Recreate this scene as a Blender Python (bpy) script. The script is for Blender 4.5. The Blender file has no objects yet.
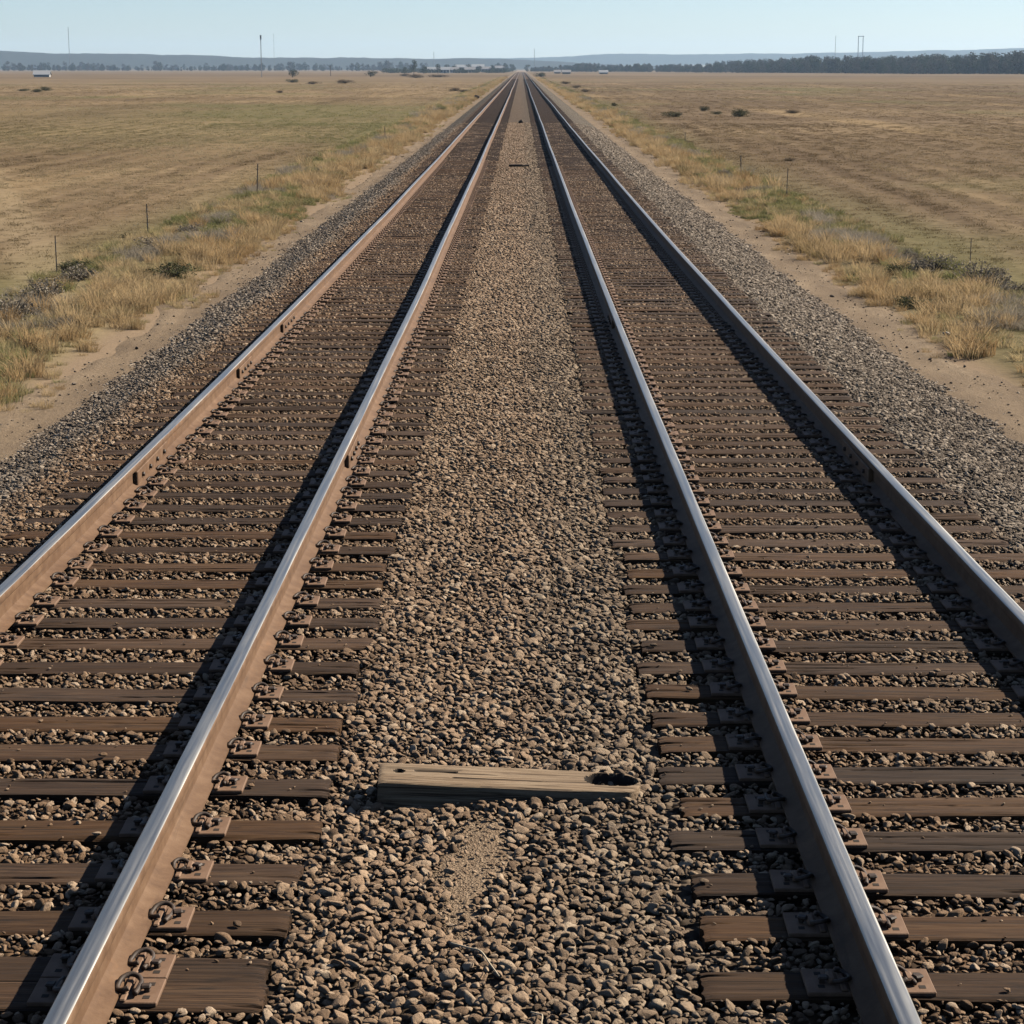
import bpy, bmesh, math, random
import numpy as np
from mathutils import Vector, Matrix, Euler

random.seed(7)
rng = np.random.default_rng(7)
S = bpy.context.scene
COL = S.collection
PI = math.pi

# ------------------------------------------------------------------ camera model
F = 2000.0            # focal length in pixels of a 1024 frame
TH = math.atan((512 - 68) / F)
VPX = 521.0
CAMZ = 2.65
YAW = math.atan((VPX - 512) / F)

def zprof(y):         # gentle dip of the line away from the viewpoint (rail top level)
    y = np.maximum(np.asarray(y, float), 0.0)
    return -0.42 * (1.0 - np.exp(-y / 20.0))

ROT = Euler((PI / 2 - TH, 0, YAW), 'XYZ').to_matrix()

def at(px, py, off=0.0):   # point seen at a pixel on the surface zprof(y)+off
    d = ROT @ Vector(((px - 512) / F, (512 - py) / F, -1.0))
    y = 20.0
    for _ in range(80):
        t = (float(zprof(y)) + off - CAMZ) / d.z
        y = 0.5 * y + 0.5 * t * d.y
    return Vector((t * d.x, t * d.y, float(zprof(t * d.y)) + off))

def far(px, Z, off=-0.62):
    return Vector(((px - VPX) / F * Z * 0.98, Z, float(zprof(Z)) + off))

# ------------------------------------------------------------------ helpers
def tag(o, label=None, cat=None, group=None, kind=None):
    if label: o['label'] = label
    if cat: o['category'] = cat
    if group: o['group'] = group
    if kind: o['kind'] = kind
    return o

def link(name, data, parent=None, loc=None, rot=None, scl=None):
    o = bpy.data.objects.new(name, data)
    COL.objects.link(o)
    if parent is not None: o.parent = parent
    if loc is not None: o.location = loc
    if rot is not None: o.rotation_euler = rot
    if scl is not None: o.scale = scl
    return o

def mesh(name, V, Fc, mats=(), smooth=False, mi=None):
    me = bpy.data.meshes.new(name)
    me.from_pydata([tuple(map(float, v)) for v in V], [], [tuple(int(i) for i in f) for f in Fc])
    for m in mats: me.materials.append(m)
    if smooth: me.polygons.foreach_set('use_smooth', [True] * len(me.polygons))
    if mi is not None: me.polygons.foreach_set('material_index', list(mi))
    me.update()
    return me

def grid_faces(n, m, off=0):      # n columns x m rows, index i*m+j
    return [(off + i * m + j, off + (i + 1) * m + j, off + (i + 1) * m + j + 1, off + i * m + j + 1)
            for i in range(n - 1) for j in range(m - 1)]

class MB:
    """collects shapes for one mesh"""
    def __init__(self): self.V = []; self.F = []; self.M = []
    def add(self, V, Fc, mi=0):
        o = len(self.V); self.V += [tuple(v) for v in V]
        self.F += [tuple(i + o for i in f) for f in Fc]; self.M += [mi] * len(Fc)
    def box(self, x0, x1, y0, y1, z0, z1, mi=0, bev=0.0):
        b = bmesh.new()
        bmesh.ops.create_cube(b, size=1.0)
        for v in b.verts:
            v.co = Vector(((x0 + x1) / 2 + v.co.x * (x1 - x0), (y0 + y1) / 2 + v.co.y * (y1 - y0), (z0 + z1) / 2 + v.co.z * (z1 - z0)))
        if bev: bmesh.ops.bevel(b, geom=b.edges[:], offset=bev, segments=1, affect='EDGES')
        b.verts.index_update()
        self.add([v.co[:] for v in b.verts], [[v.index for v in f.verts] for f in b.faces], mi); b.free()
    def tube(self, pts, r, n=8, mi=0, cap=True):
        pts = [Vector(p) for p in pts]; k = len(pts)
        rs = r if hasattr(r, '__len__') else [r] * k
        V = []; up = Vector((0.13, 0.31, 0.94))
        for i, p in enumerate(pts):
            t = (pts[min(i + 1, k - 1)] - pts[max(i - 1, 0)]).normalized()
            a = t.cross(up)
            if a.length < 1e-3: a = t.cross(Vector((1, 0, 0)))
            a.normalize(); b = a.cross(t)
            for j in range(n):
                q = 2 * PI * j / n
                V.append((p + (a * math.cos(q) + b * math.sin(q)) * rs[i])[:])
        Fc = [(i * n + j, i * n + (j + 1) % n, (i + 1) * n + (j + 1) % n, (i + 1) * n + j) for i in range(k - 1) for j in range(n)]
        if cap: Fc += [tuple(range(n - 1, -1, -1)), tuple((k - 1) * n + j for j in range(n))]
        self.add(V, Fc, mi)
    def build(self, name, mats, smooth=False):
        return mesh(name, self.V, self.F, mats, smooth, self.M)

def spline(P, n=8):
    P = [Vector(p) for p in P]; out = []
    for i in range(len(P) - 1):
        a, b, c, d = P[max(i - 1, 0)], P[i], P[i + 1], P[min(i + 2, len(P) - 1)]
        for k in range(n):
            t = k / n
            out.append(0.5 * ((2 * b) + (c - a) * t + (2 * a - 5 * b + 4 * c - d) * t * t + (3 * b - a - 3 * c + d) * t ** 3))
    return out + [P[-1]]

def vnoise(x, seed=0):   # smooth 1-D value noise
    r = np.random.default_rng(seed).random(4096)
    x = np.asarray(x, float); i = np.floor(x).astype(int); f = x - i; f = f * f * (3 - 2 * f)
    return (r[i % 4096] * (1 - f) + r[(i + 1) % 4096] * f) * 2 - 1

def vnoise2(x, y, seed=0):
    r = np.random.default_rng(seed).random((256, 256))
    x = np.asarray(x, float); y = np.asarray(y, float)
    i = np.floor(x).astype(int); j = np.floor(y).astype(int)
    f = x - i; g = y - j; f = f * f * (3 - 2 * f); g = g * g * (3 - 2 * g)
    A = r[i % 256, j % 256]; B = r[(i + 1) % 256, j % 256]; C_ = r[i % 256, (j + 1) % 256]; D = r[(i + 1) % 256, (j + 1) % 256]
    return ((A * (1 - f) + B * f) * (1 - g) + (C_ * (1 - f) + D * f) * g) * 2 - 1

# ------------------------------------------------------------------ materials
ALB = .78             # overall calibration of the base colours
class NT:
    def __init__(self, name):
        self.m = bpy.data.materials.new(name); self.m.use_nodes = True
        self.t = self.m.node_tree; self.t.nodes.clear()
        self.out = self.t.nodes.new('ShaderNodeOutputMaterial')
    def n(self, typ, **kw):
        nd = self.t.nodes.new('ShaderNode' + typ)
        for k, v in kw.items(): setattr(nd, k, v)
        return nd
    def l(self, a, b): self.t.links.new(a, b)
    def pos(self): return self.n('NewGeometry').outputs['Position']
    def objc(self): return self.n('TexCoord').outputs['Object']
    def map(self, vec, scale=(1, 1, 1), rot=(0, 0, 0), loc=None):
        nd = self.n('Mapping'); self.l(vec, nd.inputs['Vector'])
        nd.inputs['Scale'].default_value = scale; nd.inputs['Rotation'].default_value = rot
        if loc is not None:
            if hasattr(loc, 'is_linked'): self.l(loc, nd.inputs['Location'])
            else: nd.inputs['Location'].default_value = loc
        return nd.outputs[0]
    def noise(self, vec, scale=5, detail=4, rough=0.55, dist=0.0):
        nd = self.n('TexNoise'); self.l(vec, nd.inputs['Vector'])
        nd.inputs['Scale'].default_value = scale; nd.inputs['Detail'].default_value = detail
        nd.inputs['Roughness'].default_value = rough; nd.inputs['Distortion'].default_value = dist
        return nd.outputs[0]
    def voro(self, vec, scale=5, feat='F1', rnd=1.0):
        nd = self.n('TexVoronoi', feature=feat); self.l(vec, nd.inputs['Vector'])
        nd.inputs['Scale'].default_value = scale; nd.inputs['Randomness'].default_value = rnd
        return nd
    def ramp(self, fac, stops, interp='LINEAR'):
        nd = self.n('ValToRGB'); nd.color_ramp.interpolation = interp
        e = nd.color_ramp.elements
        while len(e) < len(stops): e.new(0.5)
        for k, (p, c) in enumerate(stops):
            e[k].position = p; e[k].color = (*c, 1) if hasattr(c, '__len__') else (c, c, c, 1)
        if hasattr(fac, 'is_linked'): self.l(fac, nd.inputs[0])
        return nd.outputs[0]
    def mix(self, fac, a, b, mode='MIX'):
        nd = self.n('Mix', data_type='RGBA', blend_type=mode)
        for q, v in ((0, fac), (6, a), (7, b)):
            s = nd.inputs[q]
            if hasattr(v, 'is_linked'): self.l(v, s)
            elif hasattr(v, '__len__'): s.default_value = (*v, 1)
            else: s.default_value = v if q == 0 else (v, v, v, 1)
        return nd.outputs[2]
    def math(self, op, a, b=0.0, c=None, clamp=False):
        nd = self.n('Math', operation=op, use_clamp=clamp)
        for s, v in zip(nd.inputs, (a, b, c)):
            if v is None: continue
            if hasattr(v, 'is_linked'): self.l(v, s)
            else: s.default_value = v
        return nd.outputs[0]
    def mr(self, v, a, b, c=0.0, d=1.0):
        nd = self.n('MapRange', clamp=True, interpolation_type='SMOOTHSTEP'); self.l(v, nd.inputs[0])
        for k, q in zip((1, 2, 3, 4), (a, b, c, d)): nd.inputs[k].default_value = q
        return nd.outputs[0]
    def furrow(self, P, period=1.5):
        q = self.sep(P); n = self.noise(self.map(P, (.25, .03, 1)), 1.0, 3)
        ph = self.math('ADD', self.math('MULTIPLY', self.math('SUBTRACT', q[0], self.math('MULTIPLY', q[1], .035)), 2 * PI / period), self.math('MULTIPLY', n, 3.0))
        w = self.math('MULTIPLY_ADD', self.math('SINE', ph), .5, .5)
        return self.math('MULTIPLY', w, self.mr(self.noise(self.map(P, (.06, .012, 1), loc=(7, 3, 0)), 1.0, 3), .38, .62))
    def sep(self, v):
        nd = self.n('SeparateXYZ'); self.l(v, nd.inputs[0]); return nd.outputs
    def bump(self, h, strength=0.5, dist=0.01):
        nd = self.n('Bump'); self.l(h, nd.inputs['Height'])
        nd.inputs['Strength'].default_value = strength; nd.inputs['Distance'].default_value = dist
        return nd.outputs[0]
    def done(self, color, rough=0.85, normal=None, metallic=0.0, spec=0.3, transl=None):
        if metallic < .5:
            color = self.mix(1.0, color, (ALB, ALB, ALB), 'MULTIPLY')
        p = self.n('BsdfPrincipled')
        for s, v in (('Base Color', color), ('Roughness', rough), ('Metallic', metallic), ('Specular IOR Level', spec)):
            i = p.inputs[s]
            if hasattr(v, 'is_linked'): self.l(v, i)
            elif hasattr(v, '__len__'): i.default_value = (*v, 1)
            else: i.default_value = v
        if normal is not None: self.l(normal, p.inputs['Normal'])
        sh = p.outputs[0]
        if transl:
            t = self.n('BsdfTranslucent'); mx = self.n('MixShader'); mx.inputs[0].default_value = transl
            if hasattr(color, 'is_linked'): self.l(color, t.inputs[0])
            else: t.inputs[0].default_value = (*color, 1)
            self.l(sh, mx.inputs[1]); self.l(t.outputs[0], mx.inputs[2]); sh = mx.outputs[0]
        self.l(sh, self.out.inputs['Surface'])
        return self.m

def mat_stone():
    t = NT('ballast stone')
    oi = t.n('ObjectInfo'); r = oi.outputs['Random']; L = oi.outputs['Location']
    x = t.sep(L)[0]
    nz = t.noise(t.map(L, (1, .25, 1)), 1.3, 3)
    xx = t.math('ADD', x, t.math('MULTIPLY', t.math('SUBTRACT', nz, 0.5), 0.9))
    tan = t.ramp(r, [(0.0, (.17, .108, .064)), (.3, (.31, .205, .125)), (.6, (.38, .255, .16)), (.85, (.46, .325, .21)), (1.0, (.52, .40, .28))])
    rust = t.ramp(r, [(0.0, (.10, .058, .031)), (.35, (.225, .137, .076)), (.7, (.35, .227, .135)), (1.0, (.52, .39, .27))])
    grey = t.ramp(r, [(0.0, (.07, .052, .037)), (.3, (.165, .128, .093)), (.65, (.275, .218, .162)), (1.0, (.50, .415, .32))])
    mid = t.ramp(r, [(0.0, (.13, .09, .058)), (.35, (.255, .18, .117)), (.7, (.33, .24, .16)), (1.0, (.44, .34, .235))])
    c = t.mix(t.mr(xx, -3.9, -3.5), grey, rust)
    c = t.mix(t.mr(xx, -1.2, -0.6), c, tan)
    c = t.mix(t.mr(xx, -0.15, 0.35), c, mid)
    c = t.mix(t.mr(xx, 0.7, 1.3), c, rust)
    c = t.mix(t.mr(xx, 1.6, 2.1, 0, .55), c, mid)
    c = t.mix(t.mr(xx, 2.9, 3.3), c, grey)
    v = t.objc()
    n1 = t.noise(v, 2.2, 5, .65)
    c = t.mix(t.mr(n1, .35, .75, 0.0, .38), c, (.10, .07, .05))
    n2 = t.noise(v, 14, 3)
    c = t.mix(t.mr(n2, .55, .75, 0, .25), c, (.42, .36, .28))
    return t.done(c, .9, t.bump(t.math('ADD', n1, t.math('MULTIPLY', n2, .4)), .5, .25), spec=.2)

def mat_bed():
    t = NT('ballast bed'); P = t.pos(); x = t.sep(P)[0]
    v = t.voro(t.map(P, (1, .8, 1)), 17)
    nz = t.noise(t.map(P, (1, .25, 1)), 1.3, 3)
    xx = t.math('ADD', x, t.math('MULTIPLY', t.math('SUBTRACT', nz, .5), .9))
    lum = t.sep(v.outputs['Color'])[0]
    tan = t.ramp(lum, [(0, (.08, .055, .037)), (.5, (.21, .15, .10)), (1, (.34, .25, .17))])
    rust = t.ramp(lum, [(0, (.045, .026, .015)), (.5, (.12, .069, .037)), (1, (.23, .14, .08))])
    grey = t.ramp(lum, [(0, (.055, .045, .035)), (.5, (.18, .152, .115)), (1, (.36, .31, .24))])
    mid = t.ramp(lum, [(0, (.06, .046, .034)), (.5, (.175, .132, .095)), (1, (.30, .23, .165))])
    c = t.mix(t.mr(xx, -3.9, -3.5), grey, rust)
    c = t.mix(t.mr(xx, -1.2, -.6), c, tan)
    c = t.mix(t.mr(xx, -.15, .35), c, mid)
    c = t.mix(t.mr(xx, .6, 1.1), c, rust)
    c = t.mix(t.mr(xx, 2.9, 3.3), c, grey)
    c = t.mix(t.mr(t.sep(P)[1], 25, 110, .45, .52), c, (.035, .025, .017))  # bed darkened to paint in shade between stones, slightly more far off
    h = t.math('SUBTRACT', 1.0, v.outputs['Distance'])
    return t.done(c, .95, t.bump(h, 1.0, .05), spec=.1)

def mat_wood(name, dark, light, grey, gscale=1.0):
    t = NT(name); oi = t.n('ObjectInfo')
    off = t.n('CombineXYZ')
    for k in range(3): t.l(t.math('MULTIPLY', oi.outputs['Random'], 17.0 + 5 * k), off.inputs[k])
    o = t.objc()
    v = t.map(o, (2.2 * gscale, 55, 40), loc=off.outputs[0])
    g = t.noise(v, 1.0, 6, .62, .6)
    g2 = t.noise(t.map(o, (1.3, 6, 6), loc=off.outputs[0]), 1.6, 4)
    c = t.ramp(g, [(.25, dark), (.52, light), (.8, grey)])
    c = t.mix(t.mr(g2, .35, .7, 0, .6), c, t.mix(.5, dark, grey))
    fine = t.noise(t.map(o, (3.5 * gscale, 190, 120), loc=off.outputs[0]), 1.0, 3, .6)
    c = t.mix(t.mr(fine, .52, .72, 0, .55), c, grey)
    c = t.mix(t.mr(fine, .34, .48, .6, 0), c, dark)
    st = t.noise(t.map(o, (2.5, 9, 9), loc=off.outputs[0]), 1.3, 5, .7)
    c = t.mix(t.mr(st, .56, .68, 0, .55), c, tuple(q * .6 for q in dark))
    cr = t.noise(t.map(o, (1.1, 75, 60), loc=off.outputs[0]), 1.0, 2, .5, 1.2)
    crk = t.mr(cr, .34, .42, 1, 0)
    c = t.mix(t.math('MULTIPLY', crk, .75), c, (.02, .014, .01))
    vr = t.mr(oi.outputs['Random'], 0, 1, .62, 1.3)
    hs = t.n('HueSaturation'); t.l(c, hs.inputs['Color']); t.l(vr, hs.inputs['Value']); t.l(t.mr(t.math('FRACT', t.math('MULTIPLY', oi.outputs['Random'], 7.3)), 0, 1, .9, 1.1), hs.inputs['Saturation'])
    h = t.math('ADD', t.math('SUBTRACT', g, t.math('MULTIPLY', crk, .8)), t.math('MULTIPLY', fine, .5))
    return t.done(hs.outputs[0], .88, t.bump(h, .55, .008), spec=.2)

def mat_rust(name, a, b, c3, rough=.75, scale=9, bump=.25):
    t = NT(name); P = t.objc()
    n = t.noise(P, scale, 6, .65); n2 = t.noise(P, scale * 9, 3)
    n3 = t.noise(t.map(P, (3, .35, 3)), 2.0, 4)
    c = t.ramp(n, [(.3, a), (.5, b), (.72, c3)])
    c = t.mix(t.mr(n3, .45, .7, 0, .5), c, a)
    c = t.mix(t.mr(n2, .55, .8, 0, .4), c, a)
    n5 = t.noise(t.map(P, (7, 1.1, 30)), 1.0, 6, .7)
    c = t.mix(t.mr(n5, .54, .72, 0, .6), c, tuple(q * .45 for q in a))
    n6 = t.noise(t.map(P, (5, 2.5, 5)), 1.0, 5, .7)
    c = t.mix(t.mr(n6, .58, .7, 0, .5), c, (c3[0] * 1.25, c3[1] * 1.1, c3[2] * .95))
    return t.done(c, rough, t.bump(n2, bump, .003), spec=.3)

def mat_rail_top():
    t = NT('polished rail head'); P = t.pos()
    n = t.noise(t.map(P, (60, .6, 60)), 1, 4, .6)
    n2 = t.noise(t.map(P, (8, 2.0, 8)), 3, 5)
    c = t.ramp(n, [(.3, (.26, .245, .22)), (.7, (.45, .43, .385))])
    c = t.mix(t.mr(n2, .58, .75, 0, .35), c, (.34, .25, .18))
    r = t.mr(n, .3, .7, .34, .5)
    return t.done(c, r, metallic=.92, spec=.5)

def mat_dirt():
    t = NT('dry dirt'); P = t.pos()
    n = t.noise(t.map(P, (1, .3, 1)), 1.2, 6, .6); n2 = t.noise(P, 22, 5, .7); v = t.voro(P, 30)
    c = t.ramp(n, [(.3, (.15, .108, .07)), (.55, (.225, .166, .108)), (.75, (.30, .228, .152))])
    c = t.mix(t.mr(n2, .45, .7, 0, .6), c, (.12, .086, .055))
    n4 = t.noise(t.map(P, (1, .5, 1)), 4.5, 5, .7)
    c = t.mix(t.mr(n4, .5, .68, 0, .55), c, (.14, .105, .07))
    c = t.mix(t.mr(v.outputs['Distance'], .12, .2, .5, 0), c, (.2, .165, .13))
    return t.done(c, .95, t.bump(t.math('ADD', n2, t.math('MULTIPLY', n, 2)), .6, .04), spec=.1)

def mat_sand():
    t = NT('coarse sand'); P = t.pos()
    n = t.noise(P, 55, 4, .7); v = t.voro(P, 120)
    c = t.ramp(t.sep(v.outputs['Color'])[0], [(0, (.12, .083, .053)), (.5, (.20, .143, .094)), (1, (.29, .215, .145))])
    c = t.mix(t.mr(n, .4, .7, 0, .5), c, (.24, .17, .11))
    return t.done(c, .95, t.bump(t.math('ADD', n, v.outputs['Distance']), .8, .008), spec=.1)

def mat_field():
    t = NT('dry grass field'); P = t.pos(); s = t.sep(P); x, y = s[0], s[1]
    a = t.noise(t.map(P, (.05, .012, 1), rot=(0, 0, .5)), 1.0, 5, .6)          # broad patches
    st = t.noise(t.map(P, (1.15, .016, 1), rot=(0, 0, .035)), 1.0, 5, .62)        # drill lines across the field
    st2 = t.noise(t.map(P, (.16, .010, 1), rot=(0, 0, .05)), 1.0, 5, .6)
    f = t.noise(P, 3.2, 6, .7)
    straw = t.ramp(f, [(.3, (.175, .122, .066)), (.5, (.27, .193, .108)), (.72, (.36, .27, .16))])
    brown = t.ramp(f, [(.3, (.105, .073, .043)), (.5, (.165, .117, .071)), (.72, (.25, .183, .115))])
    side = t.mr(x, -6, 6)
    k = t.math('ADD', t.math('MULTIPLY', t.math('SUBTRACT', a, .5), 3.2), t.mr(x, -6, 6, .15, .95), clamp=True)
    c = t.mix(k, straw, brown)
    c = t.mix(t.mr(st, .46, .60, 0, .6), c, t.mix(.5, brown, (.13, .09, .05)))
    c = t.mix(t.mr(st2, .5, .66, 0, .55), c, (.33, .235, .125))
    st3 = t.noise(t.map(P, (.006, .035, 1), rot=(0, 0, .2)), 1.0, 4, .55)
    c = t.mix(t.mr(st3, .48, .62, 0, .55), c, (.115, .078, .044))
    fu = t.furrow(P)
    c = t.mix(t.math('MULTIPLY', fu, .55), c, t.mix(1.0, c, (.52, .48, .44), 'MULTIPLY'))
    # green flushes
    gpat = t.noise(t.map(P, (.03, .018, 1)), 1.0, 4, .6)
    green = t.ramp(f, [(.3, (.085, .08, .032)), (.7, (.18, .158, .072))])
    c = t.mix(t.mr(gpat, .50, .66, 0, .7), c, green)
    e = t.math('ADD', t.math('ABSOLUTE', x), t.math('MULTIPLY', t.noise(t.map(P, (.2, .05, 1)), 1, 3), -2.2))
    verge = t.math('MULTIPLY', t.mr(e, 4.2, 5.8), t.mr(e, 7.4, 9.5, 1, 0))
    c = t.mix(t.math('MULTIPLY', verge, t.mr(gpat, .3, .6, .2, .6)), c, green)
    # green stripe in left field
    gl = t.math('MULTIPLY', t.math('MULTIPLY', t.mr(y, 85, 120), t.mr(y, 170, 260, 1, 0)), t.mr(x, -40, -7, .25, .8))
    gl = t.math('MULTIPLY', gl, t.mr(x, -6, -5, 1, 0))
    c = t.mix(t.math('MULTIPLY', gl, t.mr(a, .3, .6, .2, .8)), c, green)
    # pale wheel marks in the left field
    d = t.math('ABSOLUTE', t.math('ADD', t.math('ADD', x, t.math('MULTIPLY', y, .29)), t.math('ADD', t.math('MULTIPLY', st2, .8), -2.3)))
    c = t.mix(t.math('MULTIPLY', t.mr(d, .3, .9, .35, 0), t.mr(x, -6, -5, 1, 0)), c, (.36, .28, .17))
    # bands of bare soil and stubble far off
    fb = t.noise(t.map(P, (.0012, .006, 1), rot=(0, 0, .06)), 1.0, 4, .55)
    fbc = t.ramp(fb, [(.35, (.10, .07, .043)), (.46, (.19, .137, .083)), (.53, (.12, .085, .05)), (.60, (.18, .135, .083)), (.72, (.24, .19, .13))])
    c = t.mix(t.mr(y, 150, 900, 0, .85), c, fbc)
    # soil close to and under the track
    c = t.mix(t.mr(t.math('ABSOLUTE', x), 5.4, 6.0, 1, 0), c, (.24, .175, .115))
    h = t.math('ADD', f, t.math('MULTIPLY', st, .6))
    return t.done(c, .97, t.bump(h, .5, .06), spec=.05)

def mat_grass(name, stops, field=False):
    t = NT(name); oi = t.n('ObjectInfo'); L = oi.outputs['Location']
    n = t.noise(t.map(L, (.5, .16, 1)), 1.0, 3)
    k = t.math('ADD', t.math('MULTIPLY', oi.outputs['Random'], .55), t.math('MULTIPLY', t.mr(n, .3, .7), .45))
    if field:
        st = t.noise(t.map(L, (1.15, .016, 1), rot=(0, 0, .035)), 1.0, 5, .62)
        st2 = t.noise(t.map(L, (.16, .010, 1), rot=(0, 0, .05)), 1.0, 5, .6)
        a = t.noise(t.map(L, (.05, .02, 1), rot=(0, 0, .5)), 1.0, 5, .6)
        k = t.math('ADD', t.math('MULTIPLY', oi.outputs['Random'], .25), t.math('MULTIPLY', t.mr(st, .42, .62, 1, 0), .4))
        k = t.math('ADD', k, t.math('MULTIPLY', t.mr(st2, .4, .62), .35))
        c = t.ramp(k, stops)
        br = t.math('ADD', t.math('MULTIPLY', t.math('SUBTRACT', a, .5), 2.6), t.mr(t.sep(L)[0], -6, 6, .08, .9), clamp=True)
        c = t.mix(br, c, t.mix(1.0, c, (.58, .54, .53), 'MULTIPLY'))
        fu = t.furrow(L)
        c = t.mix(t.math('MULTIPLY', fu, .7), c, t.mix(1.0, c, (.50, .46, .42), 'MULTIPLY'))
        gp = t.noise(t.map(L, (.03, .018, 1)), 1.0, 4, .6)
        c = t.mix(t.mr(gp, .50, .66, 0, .7), c, (.235, .215, .10))
        q = t.sep(L); gl = t.math('MULTIPLY', t.math('MULTIPLY', t.mr(q[1], 85, 115), t.mr(q[1], 150, 230, 1, 0)), t.mr(q[0], -45, -9, .1, .85))
        c = t.mix(t.math('MULTIPLY', t.math('MULTIPLY', gl, t.mr(q[0], -6, -5, 1, 0)), t.mr(a, .35, .6, .35, .9)), c, (.19, .20, .075))
    else:
        c = t.ramp(k, stops)
    z = t.sep(t.objc())[2]
    n2 = t.noise(t.objc(), 30, 2)
    c = t.mix(t.mr(n2, .4, .7, 0, .35), c, t.mix(.5, c, (.10, .075, .04)))
    return t.done(c, .9, spec=.1, transl=.42)

def mat_leaf(name, a, b):
    t = NT(name); oi = t.n('ObjectInfo')
    n = t.noise(t.objc(), 3.0, 4, .7)
    c = t.ramp(n, [(.3, a), (.7, b)])
    return t.done(c, .9, spec=.1, transl=.2)

def mat_plain(name, col, rough=.8, metallic=0.0, var=.25, scale=6):
    t = NT(name); n = t.noise(t.objc(), scale, 4)
    c = t.mix(t.mr(n, .3, .7, 0, var), col, tuple(q * .55 for q in col))
    return t.done(c, rough, t.bump(n, .15, .01), metallic=metallic)

def mat_hill(name, forest, fields, zsplit):
    t = NT(name); P = t.pos(); s = t.sep(P)
    n = t.noise(t.map(P, (.004, .004, .02)), 1, 5, .6)
    k = t.mr(t.math('ADD', s[2], t.math('MULTIPLY', t.math('SUBTRACT', n, .5), 14)), zsplit - 3, zsplit + 3)
    f = t.noise(t.map(P, (.03, .03, .1)), 1, 4)
    fo = t.mix(f, forest, tuple(q * 1.7 for q in forest))
    c = t.mix(k, fields, fo)
    return t.done(c, .95, spec=.05)

M = dict(
    stone=mat_stone(), bed=mat_bed(),
    tie=mat_wood('weathered sleeper wood', (.017, .0085, .0042), (.054, .027, .0122), (.115, .067, .034)),
    plank=mat_wood('bleached timber', (.085, .054, .031), (.18, .124, .075), (.31, .238, .16), .7),
    dark_wood_and_shade=mat_plain('dark wood and recess shade', (.03, .022, .016), .9),  # dark scrap wood, and shade painted into timber recesses and plate holes
    rust=mat_rust('rusty rail side', (.092, .046, .0205), (.138, .075, .037), (.18, .106, .058)),
    plate=mat_rust('rusty tie plate', (.13, .074, .043), (.185, .108, .064), (.225, .14, .088), .75, 14),
    clip=mat_rust('rail clip steel', (.030, .020, .015), (.055, .037, .026), (.10, .066, .045), .6, 30),
    head=mat_rail_top(), dirt=mat_dirt(), sand=mat_sand(), field=mat_field(),
    dry=mat_grass('dry straw grass', [(0, (.31, .19, .085)), (.3, (.47, .315, .155)), (.6, (.59, .43, .235)), (.85, (.36, .25, .125)), (1, (.24, .2, .095))]),
    verge=mat_grass('verge grass', [(0, (.15, .175, .062)), (.25, (.25, .25, .10)), (.45, (.42, .34, .17)), (.7, (.54, .41, .22)), (1, (.42, .31, .19))]),
    weed=mat_grass('green weeds', [(0, (.14, .15, .06)), (.4, (.21, .205, .085)), (.75, (.31, .27, .125)), (1, (.40, .32, .17))]),
    greybrush=mat_grass('grey dry brush', [(0, (.21, .175, .13)), (.5, (.32, .275, .21)), (1, (.42, .36, .28))]),
    stub=mat_grass('stubble', [(0, (.17, .125, .069)), (.3, (.26, .197, .112)), (.6, (.36, .28, .162)), (1, (.47, .38, .235))], True),
    sage=mat_leaf('grey sagebrush', (.165, .138, .105), (.33, .285, .22)),
    shrub=mat_leaf('dark green shrub', (.05, .055, .026), (.12, .118, .055)),
    brownshrub=mat_leaf('brown dry shrub', (.12, .085, .055), (.22, .165, .105)),
    crown=mat_leaf('tree crown', (.028, .036, .02), (.075, .085, .045)),
    bare=mat_leaf('winter wood crown', (.05, .046, .036), (.10, .09, .068)),
    bark=mat_plain('bark', (.10, .075, .055)),
    post=mat_plain('grey fence post', (.2, .155, .115)),
    white=mat_plain('white painted wall', (.34, .33, .31), .7, var=.1),
    cream=mat_plain('cream wall', (.42, .34, .25), .8, var=.15),
    roof=mat_plain('grey roof', (.30, .29, .29), .7),
    roofw=mat_plain('pale metal roof', (.36, .37, .38), .6),
    pane=mat_plain('window glass', (.05, .06, .07), .2),
    steel=mat_plain('grey mast steel', (.22, .23, .24), .6),
    clod=mat_plain('dark clod', (.07, .052, .038), .95, scale=30),
    palerock=mat_plain('pale rock', (.6, .55, .47), .9, scale=20),
    straw=mat_plain('dry stalk', (.52, .43, .30), .8),
    hillL=mat_hill('wooded ridge', (.03, .036, .034), (.14, .12, .09), -1),
    hillR=mat_hill('far hills', (.045, .06, .06), (.26, .235, .19), 9),
)

# ------------------------------------------------------------------ layout numbers
L1, L2, R1, R2 = -2.885, -1.376, 1.152, 2.646
CL, CR = (L1 + L2) / 2, (R1 + R2) / 2
TT = -.195           # sleeper top under rail top
HT = 1.30            # half sleeper length
GROUND = -.60
RAIL_END = 1700.0

def surf(x):          # top of the ballast stones against rail top
    x = np.asarray(x, float)
    xs = [-4.95, -4.7, -4.5, -3.86, -3.43, -.83, -.1, .60, 3.20, 3.62, 4.52, 4.72, 4.97]
    zs = [-.60, -.575, -.535, -.27, -.20, -.205, -.185, -.205, -.20, -.27, -.535, -.575, -.60]
    return np.interp(x, xs, zs)

# ------------------------------------------------------------------ ground sheet
def ylines(end):
    ys = [-30.0, -12, -4]; y, st = 0.0, .5
    while y < end:
        ys.append(y); st = min(max(.5, y * .02), 160); y += st
    return np.array(ys + [end])

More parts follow.
